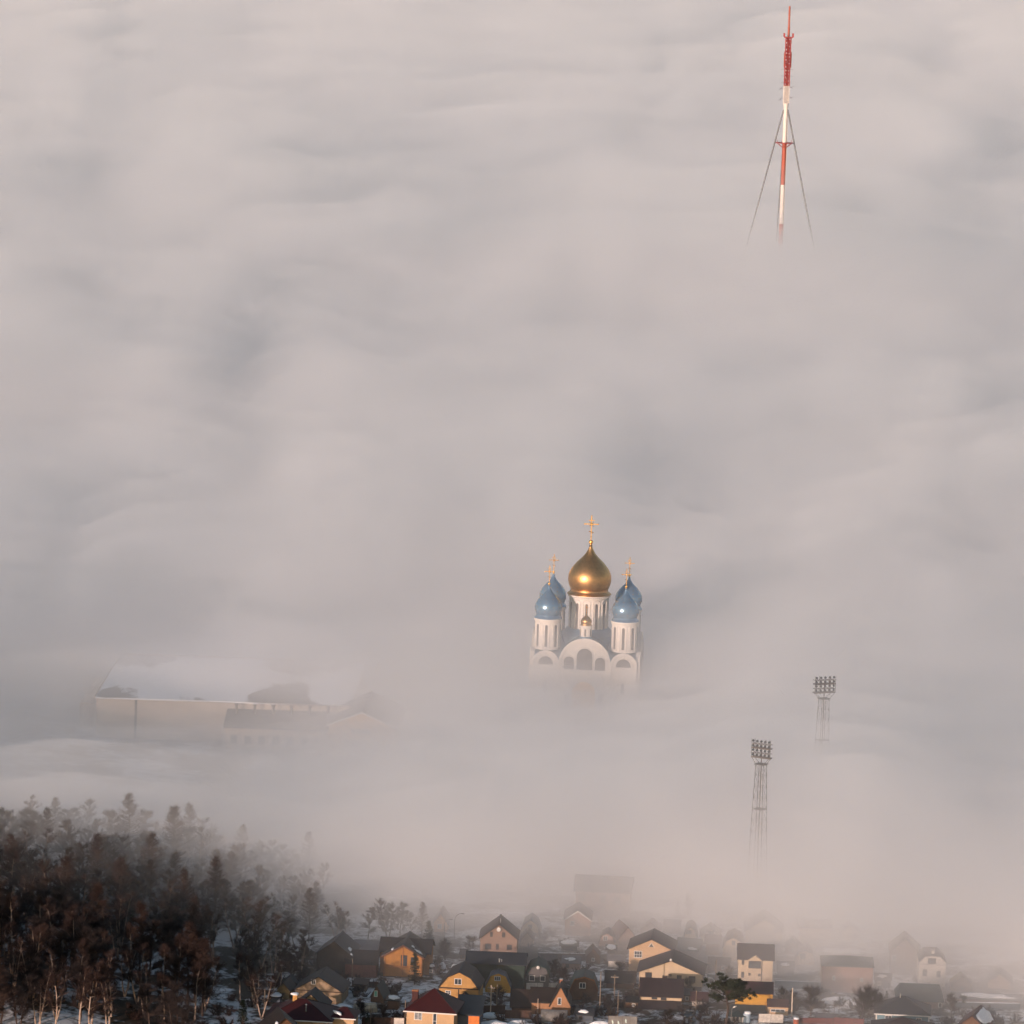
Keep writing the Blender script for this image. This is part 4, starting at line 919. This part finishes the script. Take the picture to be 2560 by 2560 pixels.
p = on_y(240, 1796, 1262); z_ = 10.5
WT = thing('warehouse', 'huge pale flat roofed warehouse with patchy snow on its roof, far left in fog', 'warehouse', (p.x, p.y, 0), R(-1))
MB().box(0, 68, 0, 66, -1, 10.5).build('wall', WS, WT)
ro_ = MB().box(-.3, 68.3, -.3, 66.3, 10.504, 10.9).build('roof', snowroof(), WT)
MB().box(-.5, -.304, -.5, 66.5, 10.3, 11.1).build('parapet', WS, ro_); MB().box(-.5, 68.5, 66.304, 66.8, 10.3, 11.3).build('parapet', WS, ro_)
for y_ in (14, 40): MB().box(-6, -.6, y_, y_ + 14, -1, 6.5).build('side_annex', WS, WT)
MB().box(10.3, 10.9, -.25, -.01, 0, 10.4).build('downpipe', STEEL, WT)
WH = thing('workshop', 'long low workshop with dark roof and a row of vents before the warehouse', 'workshop', (on_y(563, 1812, 1250).x, 1250, 0), R(-1.5))
MB().box(0, 28, 0, 12, -1, 6.0).build('wall', WS, WH)
MB().prism([(-.6, 5.9), (-.6, 6.2), (12.5, 9.2), (12.5, 8.9)], -.5, 28, 'x').build('roof', mat('dark felt roof', (.17, .16, .155), var=.15), WH)
for k in range(6):
    v_ = MB().tube((2.2 + k * 4.9, 8.5, 7.8), (2.2 + k * 4.9, 8.5, 10.6), .35, n=10).build('roof_vent', STEEL, WH); MB().tube((2.2 + k * 4.9, 8.5, 10.6), (2.2 + k * 4.9, 8.5, 10.9), .6, n=10).build('vent_cap', STEEL, v_)
for k in range(7): window(WH, 2.4 + k * 3.7, 1.8, 1.6, 2.0, frame=STEEL)
GB = thing('gabled_hall', 'ochre fronted gabled hall with a wide dark gate, faint in fog', 'hall', (on_y(902, 1900, 1246).x, 1246, 0), R(-3))
shell(GB, 'gf', 17.5, 30, 8.3, 3.6, 'ochre', 'asbestos', ov=1.0, verge=TRIM)
MB().box(-4.6, 5.6, -.3, -.01, 0, 4.3).build('gate', DARKTRIM, GB)
for k in range(4): window(GB, -2.2 + k * 1.3, 6.2, .9, 1.0, frame=DARKTRIM, mull=0)
BK = thing('apartment_block', 'faint pale block at the far left edge, nearly lost in fog', 'building', (on_y(40, 1650, 1400).x, 1400, 0), R(-2))
shell(BK, 'flat', 28, 12, 14, 0, 'pink', 'asbestos', ov=.3)
for r_ in range(3):
    for k in range(7): window(BK, -11.5 + k * 3.8, 2 + r_ * 3.8, 1.5, 1.6, frame=TRIM, mull=0)

# ------------------------------------------------------------------ trees
BIRCH = mat('pale birch bark', (.46, .35, .28), var=.35, scale=1.2, col2=(.20, .14, .105))
BARK = mat('dark bark', (.060, .040, .032), var=.3, scale=1.5)
TWIG = mat('red brown twigs', (0.033, 0.018, 0.015), var=.3, scale=.3)
TWIGD = mat('grey brown twigs', (0.029, 0.021, 0.020), var=.3, scale=.3)
LARCH = mat('rusty bare larch twigs', (0.033, 0.017, 0.013), var=.3, scale=.3)
NEEDLE = mat('dark conifer needles', (.018, .026, .016), var=.35, scale=.6)
PINEN = mat('dark pine needles', (.022, .030, .014), var=.35, scale=.8)
def rv(rnd): 
    while True:
        v = Vector((rnd.uniform(-1, 1), rnd.uniform(-1, 1), rnd.uniform(-1, 1)))
        if .05 < v.length < 1: return v.normalized()
def twig(mb, p, d, L, wd, rnd):
    """one thin tapering twig blade, slightly bent"""
    sd = d.cross(rv(rnd)); 
    if sd.length < .01: return
    sd = sd.normalized() * wd; m_ = p + d * L * .55 + rv(rnd) * L * .06; e = p + d * L + Vector((0, 0, L * .08))
    mb.add([p - sd, p + sd, m_ + sd * .6, m_ - sd * .6, e], [(0, 1, 2, 3), (3, 2, 4)])
def bare_tree(seed, h, spread, clear, trunks=1, ntwig=1500, tw=.028, droop=0.0):
    rnd = random.Random(seed); tr = MB(); cr = MB(); ends = []
    for t in range(trunks):
        base = Vector((rnd.uniform(-.3, .3), rnd.uniform(-.3, .3), -.3)) * (1 if trunks > 1 else .2); base.z = -.4
        lean = Vector((rnd.uniform(-.12, .12), rnd.uniform(-.12, .12), 1)).normalized() if trunks == 1 else Vector((rnd.uniform(-.28, .28), rnd.uniform(-.25, .25), 1)).normalized()
        hh = h * (1 if t == 0 else rnd.uniform(.75, .98)); r0 = .013 * hh + .03; p = base; d = lean; n = 9; r = r0
        for k in range(n):
            d = (d + Vector((rnd.uniform(-.09, .09), rnd.uniform(-.09, .09), .06))).normalized(); q = p + d * (hh * .9 / n); r1 = r0 * (1 - (k + 1) / (n + .6))
            tr.tube(p, q, r, r1, 6, caps=(k == 0)); f = (k + 1) / n
            if f > clear:
                for b in range(rnd.choice((2, 2, 3))):
                    a = rnd.uniform(0, 2 * PI); up = rnd.uniform(.15, .85); bd = Vector((math.cos(a), math.sin(a), up)).normalized()
                    L = spread * (.50 + .62 * math.sin(PI * min(1, .18 + .82 * (f - clear) / (1 - clear)))) * rnd.uniform(.6, 1.15); bp = p.lerp(q, rnd.random()); br = max(.02, r1 * .5); m = 4
                    for j in range(m):
                        bd = (bd + Vector((rnd.uniform(-.16, .16), rnd.uniform(-.16, .16), .10 - droop * j))).normalized(); bq = bp + bd * (L / m)
                        tr.tube(bp, bq, br * (1 - j / (m + .5)), br * (1 - (j + 1) / (m + .5)), 4, caps=False); ends.append((bq, bd, L))
                        if j > 0:
                            sd = (bd + rv(rnd) * .8 + Vector((0, 0, .25))).normalized(); sq = bq + sd * L * .32; tr.tube(bq, sq, br * .4, br * .15, 3, caps=False); ends.append((sq, sd, L * .7)); ends.append((bq.lerp(sq, .5), sd, L * .7))
            p = q; r = r1
        ends += [(p, d, spread * .5)] * 4
    for k in range(ntwig):
        e, ed, L = rnd.choice(ends); dd = (ed + rv(rnd) * .75 + Vector((0, 0, .25 - droop))).normalized()
        twig(cr, e - ed * rnd.uniform(0, .45) + rv(rnd) * .12, dd, rnd.uniform(.45, 1.25) * min(1.3, .5 + L * .25), tw * rnd.uniform(.6, 1.2), rnd)
    return tr, cr
def conifer(seed, h, rad, clear, dens, kind):
    rnd = random.Random(seed); tr = MB(); cr = MB(); n = 10; p = Vector((0, 0, -.4)); r0 = .012 * h + .05
    for k in range(n):
        q = Vector((rnd.uniform(-.05, .05) * k * .4, rnd.uniform(-.05, .05) * k * .4, h * (k + 1) / n)); tr.tube(p, q, r0 * (1 - k / n), r0 * (1 - (k + 1) / (n + .3)), 6, caps=(k == 0)); p = q
    nb = int(h * dens); 
    for i in range(nb):
        f = clear + (1 - clear) * (i + rnd.random()) / nb; z = h * f; prof = (1 - (f - clear) / (1 - clear)); L = rad * (prof ** .8) * rnd.uniform(.65, 1.12) + .25
        a = rnd.uniform(0, 2 * PI); dz = {'larch': rnd.uniform(-.05, .35), 'spruce': rnd.uniform(-.45, -.1)}[kind]; d = Vector((math.cos(a), math.sin(a), dz)).normalized(); p0 = Vector((0, 0, z)); m = 4
        for j in range(m):
            d = (d + Vector((rnd.uniform(-.08, .08), rnd.uniform(-.08, .08), .12 if kind == 'larch' else .10))).normalized(); q = p0 + d * (L / m); tr.tube(p0, q, .035 * (1 - j / m) + .012, .035 * (1 - (j + 1) / m) + .01, 3, caps=False)
            for t in range(13 if kind == 'larch' else 12):
                b = p0.lerp(q, rnd.random()); td = (d * .6 + rv(rnd) * (.75 if kind == 'larch' else .9) + Vector((0, 0, .15 if kind == 'larch' else -.25))).normalized()
                twig(cr, b, td, rnd.uniform(.5, 1.3) * (1 if kind == 'larch' else .55), (.014 if kind == 'larch' else .05) * rnd.uniform(.7, 1.3), rnd)
            p0 = q
    return tr, cr
def pine(seed, h, rad):
    rnd = random.Random(seed); tr = MB(); cr = MB(); p = Vector((0, 0, -.4)); pts = []
    for k in range(8):
        q = Vector((.18 * math.sin(k * .9), .12 * math.cos(k), h * (k + 1) / 8)); tr.tube(p, q, .24 * (1 - k / 9), .24 * (1 - (k + 1) / 9), 8, caps=(k == 0)); p = q; pts.append(q)
    for i in range(30):
        f = rnd.uniform(.50, 1.0); z = h * f; a = rnd.uniform(0, 2 * PI); L = rad * (1.0 if f < .8 else .62) * rnd.uniform(.55, 1.05); d = Vector((math.cos(a), math.sin(a), rnd.uniform(.0, .45))).normalized(); p0 = Vector((0, 0, z)); m = 4
        for j in range(m):
            d = (d + Vector((rnd.uniform(-.15, .15), rnd.uniform(-.15, .15), .08))).normalized(); q = p0 + d * (L / m); tr.tube(p0, q, .08 * (1 - j / m) + .015, .08 * (1 - (j + 1) / m) + .012, 4, caps=False)
            if j > 0:
                for cl in range(3):
                    cc2 = q + Vector((rnd.uniform(-.55, .55), rnd.uniform(-.55, .55), rnd.uniform(-.1, .35)))
                    for t in range(60):
                        td = (rv(rnd) + Vector((0, 0, .5))).normalized(); twig(cr, cc2 + rv(rnd) * .18, td, rnd.uniform(.25, .55), .045, rnd)
            p0 = q
    return tr, cr
def bush(seed, h, wd, nst, ntw, tw=.03):
    rnd = random.Random(seed); tr = MB(); cr = MB()
    for k in range(nst):
        a = rnd.uniform(0, 2 * PI); d = Vector((math.cos(a) * rnd.uniform(.2, .9), math.sin(a) * rnd.uniform(.2, .9), 1.1)).normalized(); p = Vector((math.cos(a) * .15, math.sin(a) * .15, -.2)); L = h * rnd.uniform(.6, 1.1)
        for j in range(4):
            d = (d + rv(rnd) * .18).normalized(); q = p + d * (L / 4); tr.tube(p, q, .04 * (1 - j / 5), .04 * (1 - (j + 1) / 5), 3, caps=False)
            for t in range(ntw):
                twig(cr, p.lerp(q, rnd.random()), (d + rv(rnd) * .9).normalized(), rnd.uniform(.3, .8) * h / 2.2, tw * rnd.uniform(.7, 1.2), rnd)
            p = q
    return tr, cr
PROTO = {}
def proto(key, gen, tm, cm):
    tr, cr = gen; PROTO[key] = (tr.mesh('trunk', tm), cr.mesh('crown', cm))
for i in range(4): proto(('birch', i), bare_tree(100 + i, 13, 3.7, .42, 1 + (i % 3), 4200, .0115, .02), BIRCH, TWIG)
for i in range(3): proto(('bare', i), bare_tree(200 + i, 12, 4.9, .30, 1 + (i % 2), 6500, .0125), BARK, TWIGD)
for i in range(4): proto(('larch', i), conifer(300 + i, 15, 4.6, .16, 8.0, 'larch'), BARK, LARCH)
for i in range(2): proto(('spruce', i), conifer(400 + i, 9, 2.4, .06, 9, 'spruce'), BARK, NEEDLE)
proto(('pine', 0), pine(500, 8.6, 4.2), BARK, PINEN)
for i in range(3): proto(('orchard', i), bare_tree(600 + i, 5.6, 3.3, .24, 1 + i % 2, 2800, .012), BARK, TWIGD)
for i in range(4): proto(('bush', i), bush(700 + i, 1.9, 1.6, 9, 16), BARK, TWIG if i % 2 else TWIGD)
NAMES = dict(birch=('birch_tree', 'birch'), bare=('bare_tree', 'tree'), larch=('larch_tree', 'larch'), spruce=('spruce_tree', 'spruce'), pine=('pine_tree', 'pine'), orchard=('fruit_tree', 'tree'), bush=('shrub', 'shrub'))
WIDE = dict(birch=1.15, bare=1.25, larch=1.05, spruce=1.0, pine=1.25, orchard=1.3, bush=1.25)
def plant(key, p, sc, rz, label, group=None):
    nm, cat = NAMES[key[0]]; T = thing(nm, label, cat, p, rz, group, (sc * WIDE[key[0]], sc * WIDE[key[0]], sc))
    for part, me in zip(('trunk', 'crown'), PROTO[key]):
        o = bpy.data.objects.new('stems' if (part == 'trunk' and key[0] == 'bush') else part, me); S.collection.objects.link(o); o.parent = T
    return T
rnd = random.Random(7)
# the wood on the left slope
spots = []
tries = 0
while len(spots) < 320 and tries < 30000:
    tries += 1
    x = rnd.uniform(-128, -36); y = rnd.uniform(925, 1092)
    edge = float(np.interp(y, [920, 975, 1000, 1020, 1040, 1092], [-57, -57, -48, -42, -39, -42]))
    if x > edge + rnd.uniform(-3, 2): continue
    # snowy glade
    gl = math.hypot((x + 57) / 6.5, (y - 985) / 17)
    if gl < 1 and rnd.random() < .86: continue
    gl2 = math.hypot((x + 73) / 3.0, (y - 985) / 14)
    if gl2 < 1 and rnd.random() < .7: continue
    if any((x - a)**2 + ((y - b) * .7)**2 < 2.7**2 for a, b in spots): continue
    spots.append((x, y))
for x, y in spots:
    zone = 0 if y < 1000 else (1 if y < 1052 else 2)
    k = rnd.random()
    nearedge = x > -66
    if zone == 2: kind = 'larch' if k < .20 else ('bare' if k < .68 else 'birch')
    elif nearedge: kind = 'birch' if k < .55 else ('larch' if k < .75 else 'bare')
    elif zone == 0: kind = 'birch' if k < .60 else ('bare' if k < .94 else 'larch')
    else: kind = 'larch' if k < .16 else ('birch' if k < .54 else ('bare' if k < .97 else 'spruce'))
    sc_ = rnd.uniform(.85, 1.22) * (.86 if x > -60 else 1) * (.8 if x > -50 else 1) * (.9 if y > 1040 and x < -75 else 1)
    where = ('in the near part of the wood', 'in the middle of the wood', 'on the foggy rear edge of the wood')[zone]
    side = 'at the left edge' if x < -95 - (y - 1000) * .09 else ('left of its centre' if x < -78 else ('right of its centre' if x < -62 else 'by its right side'))
    size = 'low' if sc_ < .97 else ('middling' if sc_ < 1.10 else 'tall')
    lab = size + ' ' + {'larch': 'rusty bare larch ', 'birch': 'pale stemmed birch ', 'bare': 'dark bare tree ', 'spruce': 'dark green spruce '}[kind] + where + ', ' + side
    n = {'larch': 4, 'birch': 4, 'bare': 3, 'spruce': 2}[kind]
    plant((kind, rnd.randrange(n)), (x, y, float(terrain(x, y))), sc_, rnd.uniform(0, 6.28), lab, {'larch': 'larches', 'birch': 'birches', 'bare': 'bare trees', 'spruce': 'spruces'}[kind] + ' ' + where)
def ptree(key, px, py, top, label, rz=0.0, h0=None, group=None):
    p = at(px, py); s = ppm(p) * .97; H_ = {'birch': 13, 'bare': 12, 'larch': 15, 'spruce': 9, 'pine': 8.6, 'orchard': 5.8, 'bush': 2.2}[key[0]]
    return plant(key, p, (py - top) / s / H_, rz, label, group)
ptree(('birch', 2), 858, 2352, 2246, 'tall pair of pale birches standing free behind the dark timber house', .4)
ptree(('birch', 1), 838, 2350, 2252, 'slim pale birch just left of the tall birch pair', 2.0)
ptree(('bare', 1), 968, 2350, 2236, 'broad hazy bare tree behind the orange log house', 1.0)
ptree(('bare', 0), 1000, 2344, 2252, 'hazy bare tree right behind the orange log house roof', 3.0)
ptree(('larch', 1), 1054, 2345, 2258, 'slim hazy larch left of the yellow gable cottage', .5)
ptree(('spruce', 0), 1070, 2378, 2304, 'dark spruce standing right behind the orange log house', .3)
ptree(('spruce', 1), 1036, 2462, 2384, 'dark spruce in front of the orange log house gable', 1.2)
ptree(('spruce', 0), 1277, 2386, 2356, 'little spruce at the right foot of the taupe house', 2.2)
ptree(('spruce', 1), 918, 2572, 2534, 'small dark spruce at the bottom edge before the greenhouse garden', .7)
ptree(('spruce', 0), 606, 2575, 2500, 'dark young spruce at the snowy edge of the wood', .9)
ptree(('spruce', 1), 1719, 2290, 2232, 'faint pointed spruce in the fog right of the big dark roof', 2.9)
ptree(('spruce', 0), 1694, 2292, 2252, 'smaller faint spruce next to the pointed one in the fog', 1.9)
ptree(('spruce', 0), 2216, 2505, 2478, 'small spruce left of the slate pyramid roof', .2)
ptree(('pine', 0), 1815, 2572, 2460, 'broad dark green pine in front of the yellow house', .6)
ptree(('orchard', 1), 2148, 2556, 2452, 'spreading bare tree before the long brick building', .5)
ptree(('orchard', 0), 2196, 2548, 2470, 'reddish bare tree between brick building and blue house', 1.4)
ptree(('orchard', 2), 2027, 2540, 2458, 'bare fruit tree right of the pale concrete pole', 2.0)
ptree(('orchard', 0), 1962, 2526, 2462, 'bare fruit tree just right of the yellow house', 3.0)
ptree(('orchard', 1), 1990, 2528, 2470, 'thin bare fruit tree behind the pale concrete pole', 4.0)
ptree(('orchard', 0), 902, 2556, 2494, 'dark forked fruit tree in the snowy garden left', 1.1)
ptree(('orchard', 2), 958, 2560, 2506, 'small bare fruit tree beside the low greenhouse', 2.6)
ptree(('orchard', 1), 1398, 2470, 2412, 'bare fruit tree between the green and teal gambrel roofs', .8)
ptree(('orchard', 0), 1382, 2450, 2396, 'hazy reddish fruit tree behind the green gambrel roof', .3)
ptree(('orchard', 2), 1549, 2446, 2400, 'bare fruit tree on the snow left of the tall cream house', 2.2)
ptree(('orchard', 0), 1722, 2494, 2442, 'thin bare tree at the corner of the wide cream house', 1.3)
ptree(('orchard', 1), 1827, 2456, 2414, 'hazy bare tree left of the tall narrow house', 3.3)
ptree(('orchard', 2), 1175, 2382, 2336, 'bare tree behind the slate shed left of the taupe house', 1.8)
ptree(('orchard', 1), 1112, 2400, 2345, 'bare tree behind the ochre house', 2.7)
ptree(('orchard', 0), 2378, 2546, 2482, 'hazy bare bush tree right of the blue house', .9)
ptree(('orchard', 2), 2408, 2520, 2486, 'round hazy bare tree near the right edge', 2.4)
ptree(('orchard', 1), 1664, 2570, 2520, 'snow dusted bare tree before the stone veranda', 1.5)
ptree(('orchard', 1), 1240, 2524, 2462, 'dense dark bare bush tree below the yellow gambrel cottage', 2.0)
for k, (px_, py_, tp_, kd_, lab_) in enumerate(((700, 2470, 2370, 'birch', 'leaning pale birch just behind the tiny yellow cottage'), (728, 2452, 2340, 'bare', 'dark bare tree above the tiny yellow cottage'),
        (752, 2436, 2335, 'birch', 'slender birch left of the dark timber house'), (770, 2414, 2318, 'bare', 'dark bushy tree touching the dark timber house'), (676, 2500, 2392, 'birch', 'bright stemmed birch beside the snow topped hut'),
        (640, 2520, 2380, 'birch', 'tall forked birch at the glade edge'), (600, 2500, 2370, 'birch', 'sunlit birch clump in the snowy glade'), (655, 2548, 2420, 'birch', 'thin birch nearest the burgundy hip roof'),
        (920, 2350, 2262, 'bare', 'hazy bare tree between the birch pair and the log house'), (1030, 2338, 2268, 'bare', 'faint bare tree behind the cross gable'))):
    ptree((kd_, k % 3), px_, py_, tp_, lab_, k * 1.3)
# shrubs in the gardens
regs = [((690, 870), (2390, 2475), 46, 'dark undergrowth shrub behind the panelled gable house'), ((300, 620), (2520, 2640), 30, 'low shrub between the near birch stems'), ((880, 1010), (2455, 2500), 14, 'shrub in the dark gardens below the orange log house'), ((1060, 1110), (2405, 2450), 6, 'shrub behind the ochre planked house'),
        ((1380, 1560), (2395, 2440), 16, 'hazy shrub in the gardens below the pinkish house'), ((1415, 1600), (2495, 2545), 20, 'shrub below the brown gambrel cottage'),
        ((1690, 1830), (2520, 2580), 16, 'shrub under the dark pine'), ((1760, 1840), (2462, 2500), 7, 'shrub right of the wide cream house'),
        ((1940, 2060), (2480, 2535), 14, 'shrub in the snow right of the yellow house'), ((2060, 2200), (2490, 2540), 8, 'shrub below the long brick building'),
        ((2340, 2540), (2520, 2570), 12, 'shrub in the hazy lower right corner'), ((1330, 1420), (2550, 2575), 7, 'shrub before the barrel greenhouse'),
        ((480, 700), (2490, 2590), 16, 'undergrowth shrub at the snowy edge of the wood'), ((1290, 1420), (2340, 2380), 9, 'faint shrub in fog behind the gardens'), ((1080, 1330), (2555, 2580), 6, 'shrub on the snow below the utility poles'),
        ((860, 1010), (2540, 2580), 9, 'shrub in the snowy garden left of the burgundy pyramid roof')]
for (xa, xb), (ya_, yb_), cnt, lab in regs:
    for k in range(cnt):
        p = at(rnd.uniform(xa, xb), rnd.uniform(ya_, yb_))
        plant(('bush', rnd.randrange(4)), p, rnd.uniform(.6, 1.25), rnd.uniform(0, 6.28), lab, lab.replace('shrub', 'shrubs', 1))

# ------------------------------------------------------------------ fog lying in the valley
def fog_level(X, Y, near=0.0, wisp=0.0, sd=0):
    y0 = np.interp(X, [-130, -90, -45, -20, 20, 50, 70, 90, 140], [1050, 1044, 1026, 1014, 1012, 992, 976, 974, 956]) - near
    d = Y - y0 + 24 * (fbm(X / 30, Y / 40, 71, 3) - .5)
    base = np.interp(d, [-80, -20, 0, 40, 90, 200, 350, 650, 1150, 2000, 5000, 12000], [-30, -5, 5, 28, 34, 35, 37, 45, 60, 62, 64, 66])
    Ys = np.maximum(Y, 900)
    # swells and billows grow longer out over the plain
    v = 1300 / .5 * (1 - (1300 / Ys) ** .5); u = X / (Ys / 1300) ** .9
    wx = u + 46 * (fbm(u / 90, v / 160, 5, 3) - .5); wy = v + 120 * (fbm(u / 110, v / 190, 9, 3) - .5)
    n1 = fbm(wx / 130, wy / 210, 21, 3, .40)
    bil = np.abs(2 * fbm(wx / 52, wy / 125, 33, 2, .35) - 1) + .30 * np.abs(2 * fbm(wx / 23, wy / 55, 47, 2, .4) - 1)
    amp = np.interp(d, [-20, 60, 200, 500, 1500, 4000], [2, 5, 8, 10, 11, 12.5])
    z = base + .9 * hill(X, Y) + amp * (n1 - .5) * 1.0 + amp * (bil - .36) * np.interp(d, [0, 150, 400], [.5, .9, 1.25])
    if wisp: z = z + wisp * (fbm(wx / 11 + sd, wy / 24, 91 + sd, 3) - .5)
    # hollow over the warehouse, thinner air before the cathedral, level at the mast
    for cx, cy, rx, ry, tgt, k in BUMPS:
        wgt = np.exp(-((X - cx) / rx)**2 - ((Y - cy) / ry)**2) * k
        z = z * (1 - wgt) + (tgt + 6 * (bil - .36)) * wgt
    return z
BUMPS = [(-98, 1128, 80, 55, 19, .85), (-98, 1218, 82, 72, 10, .95), (74, 1135, 30, 34, 41, .7), (XC, 1235, 46, 62, 21, .95), (XC, 1330, 60, 40, 24, .8), (XM, 2165, 130, 150, 70, .95)]
fx = np.concatenate([np.linspace(-1500, -330, 60)[:-1], np.arange(-330, 331, 5.0), np.linspace(330, 1500, 60)[1:]]); fy = [900.0]
while fy[-1] < 9500: fy.append(fy[-1] + max(4.0, (fy[-1] - 600) * .0085))
fy = np.array(fy); FX, FY = np.meshgrid(fx, fy)
def fog(off, dens, bottom, near, wisp, sd):
    Z = np.maximum(fog_level(FX, FY, near, wisp, sd) + off, bottom + .5); ny, nx = FX.shape
    top = np.stack([FX, FY, Z], -1).reshape(-1, 3); n = len(top); idx = np.arange(n).reshape(ny, nx)
    q = np.stack([idx[:-1, :-1], idx[:-1, 1:], idx[1:, 1:], idx[1:, :-1]], -1).reshape(-1, 4)
    ring = np.concatenate([idx[0, :], idx[1:, -1], idx[-1, -2::-1], idx[-2:0:-1, 0]]); bot = top[ring].copy(); bot[:, 2] = bottom
    k = len(ring); rl = ring.tolist(); faces = [tuple(f) for f in q.tolist()] + [(rl[i], n + i, n + (i + 1) % k, rl[(i + 1) % k]) for i in range(k)] + [tuple(n + i for i in reversed(range(k)))]
    me = bpy.data.meshes.new('haze'); me.from_pydata(np.concatenate([top, bot]).tolist(), [], faces); me.update()
    o = bpy.data.objects.new('haze', me); S.collection.objects.link(o); o['kind'] = 'stuff'
    m = bpy.data.materials.new('valley fog'); m.use_nodes = True; t = m.node_tree; t.nodes.clear()
    out = t.nodes.new('ShaderNodeOutputMaterial'); v = t.nodes.new('ShaderNodeVolumePrincipled')
    v.inputs['Color'].default_value = (1.0, .9945, .995, 1); v.inputs['Density'].default_value = dens; v.inputs['Density Attribute'].default_value = ''
    v.inputs['Anisotropy'].default_value = 0
    t.links.new(v.outputs[0], out.inputs['Volume']); me.materials.append(m)
fog(25, .0016, -39, 18, 8, 3)
fog(4, .005, -40, 12, 6, 7)
fog(-4, .011, -41, 6, 4, 11)
fog(-11, .03, -42, -4, 0, 0)
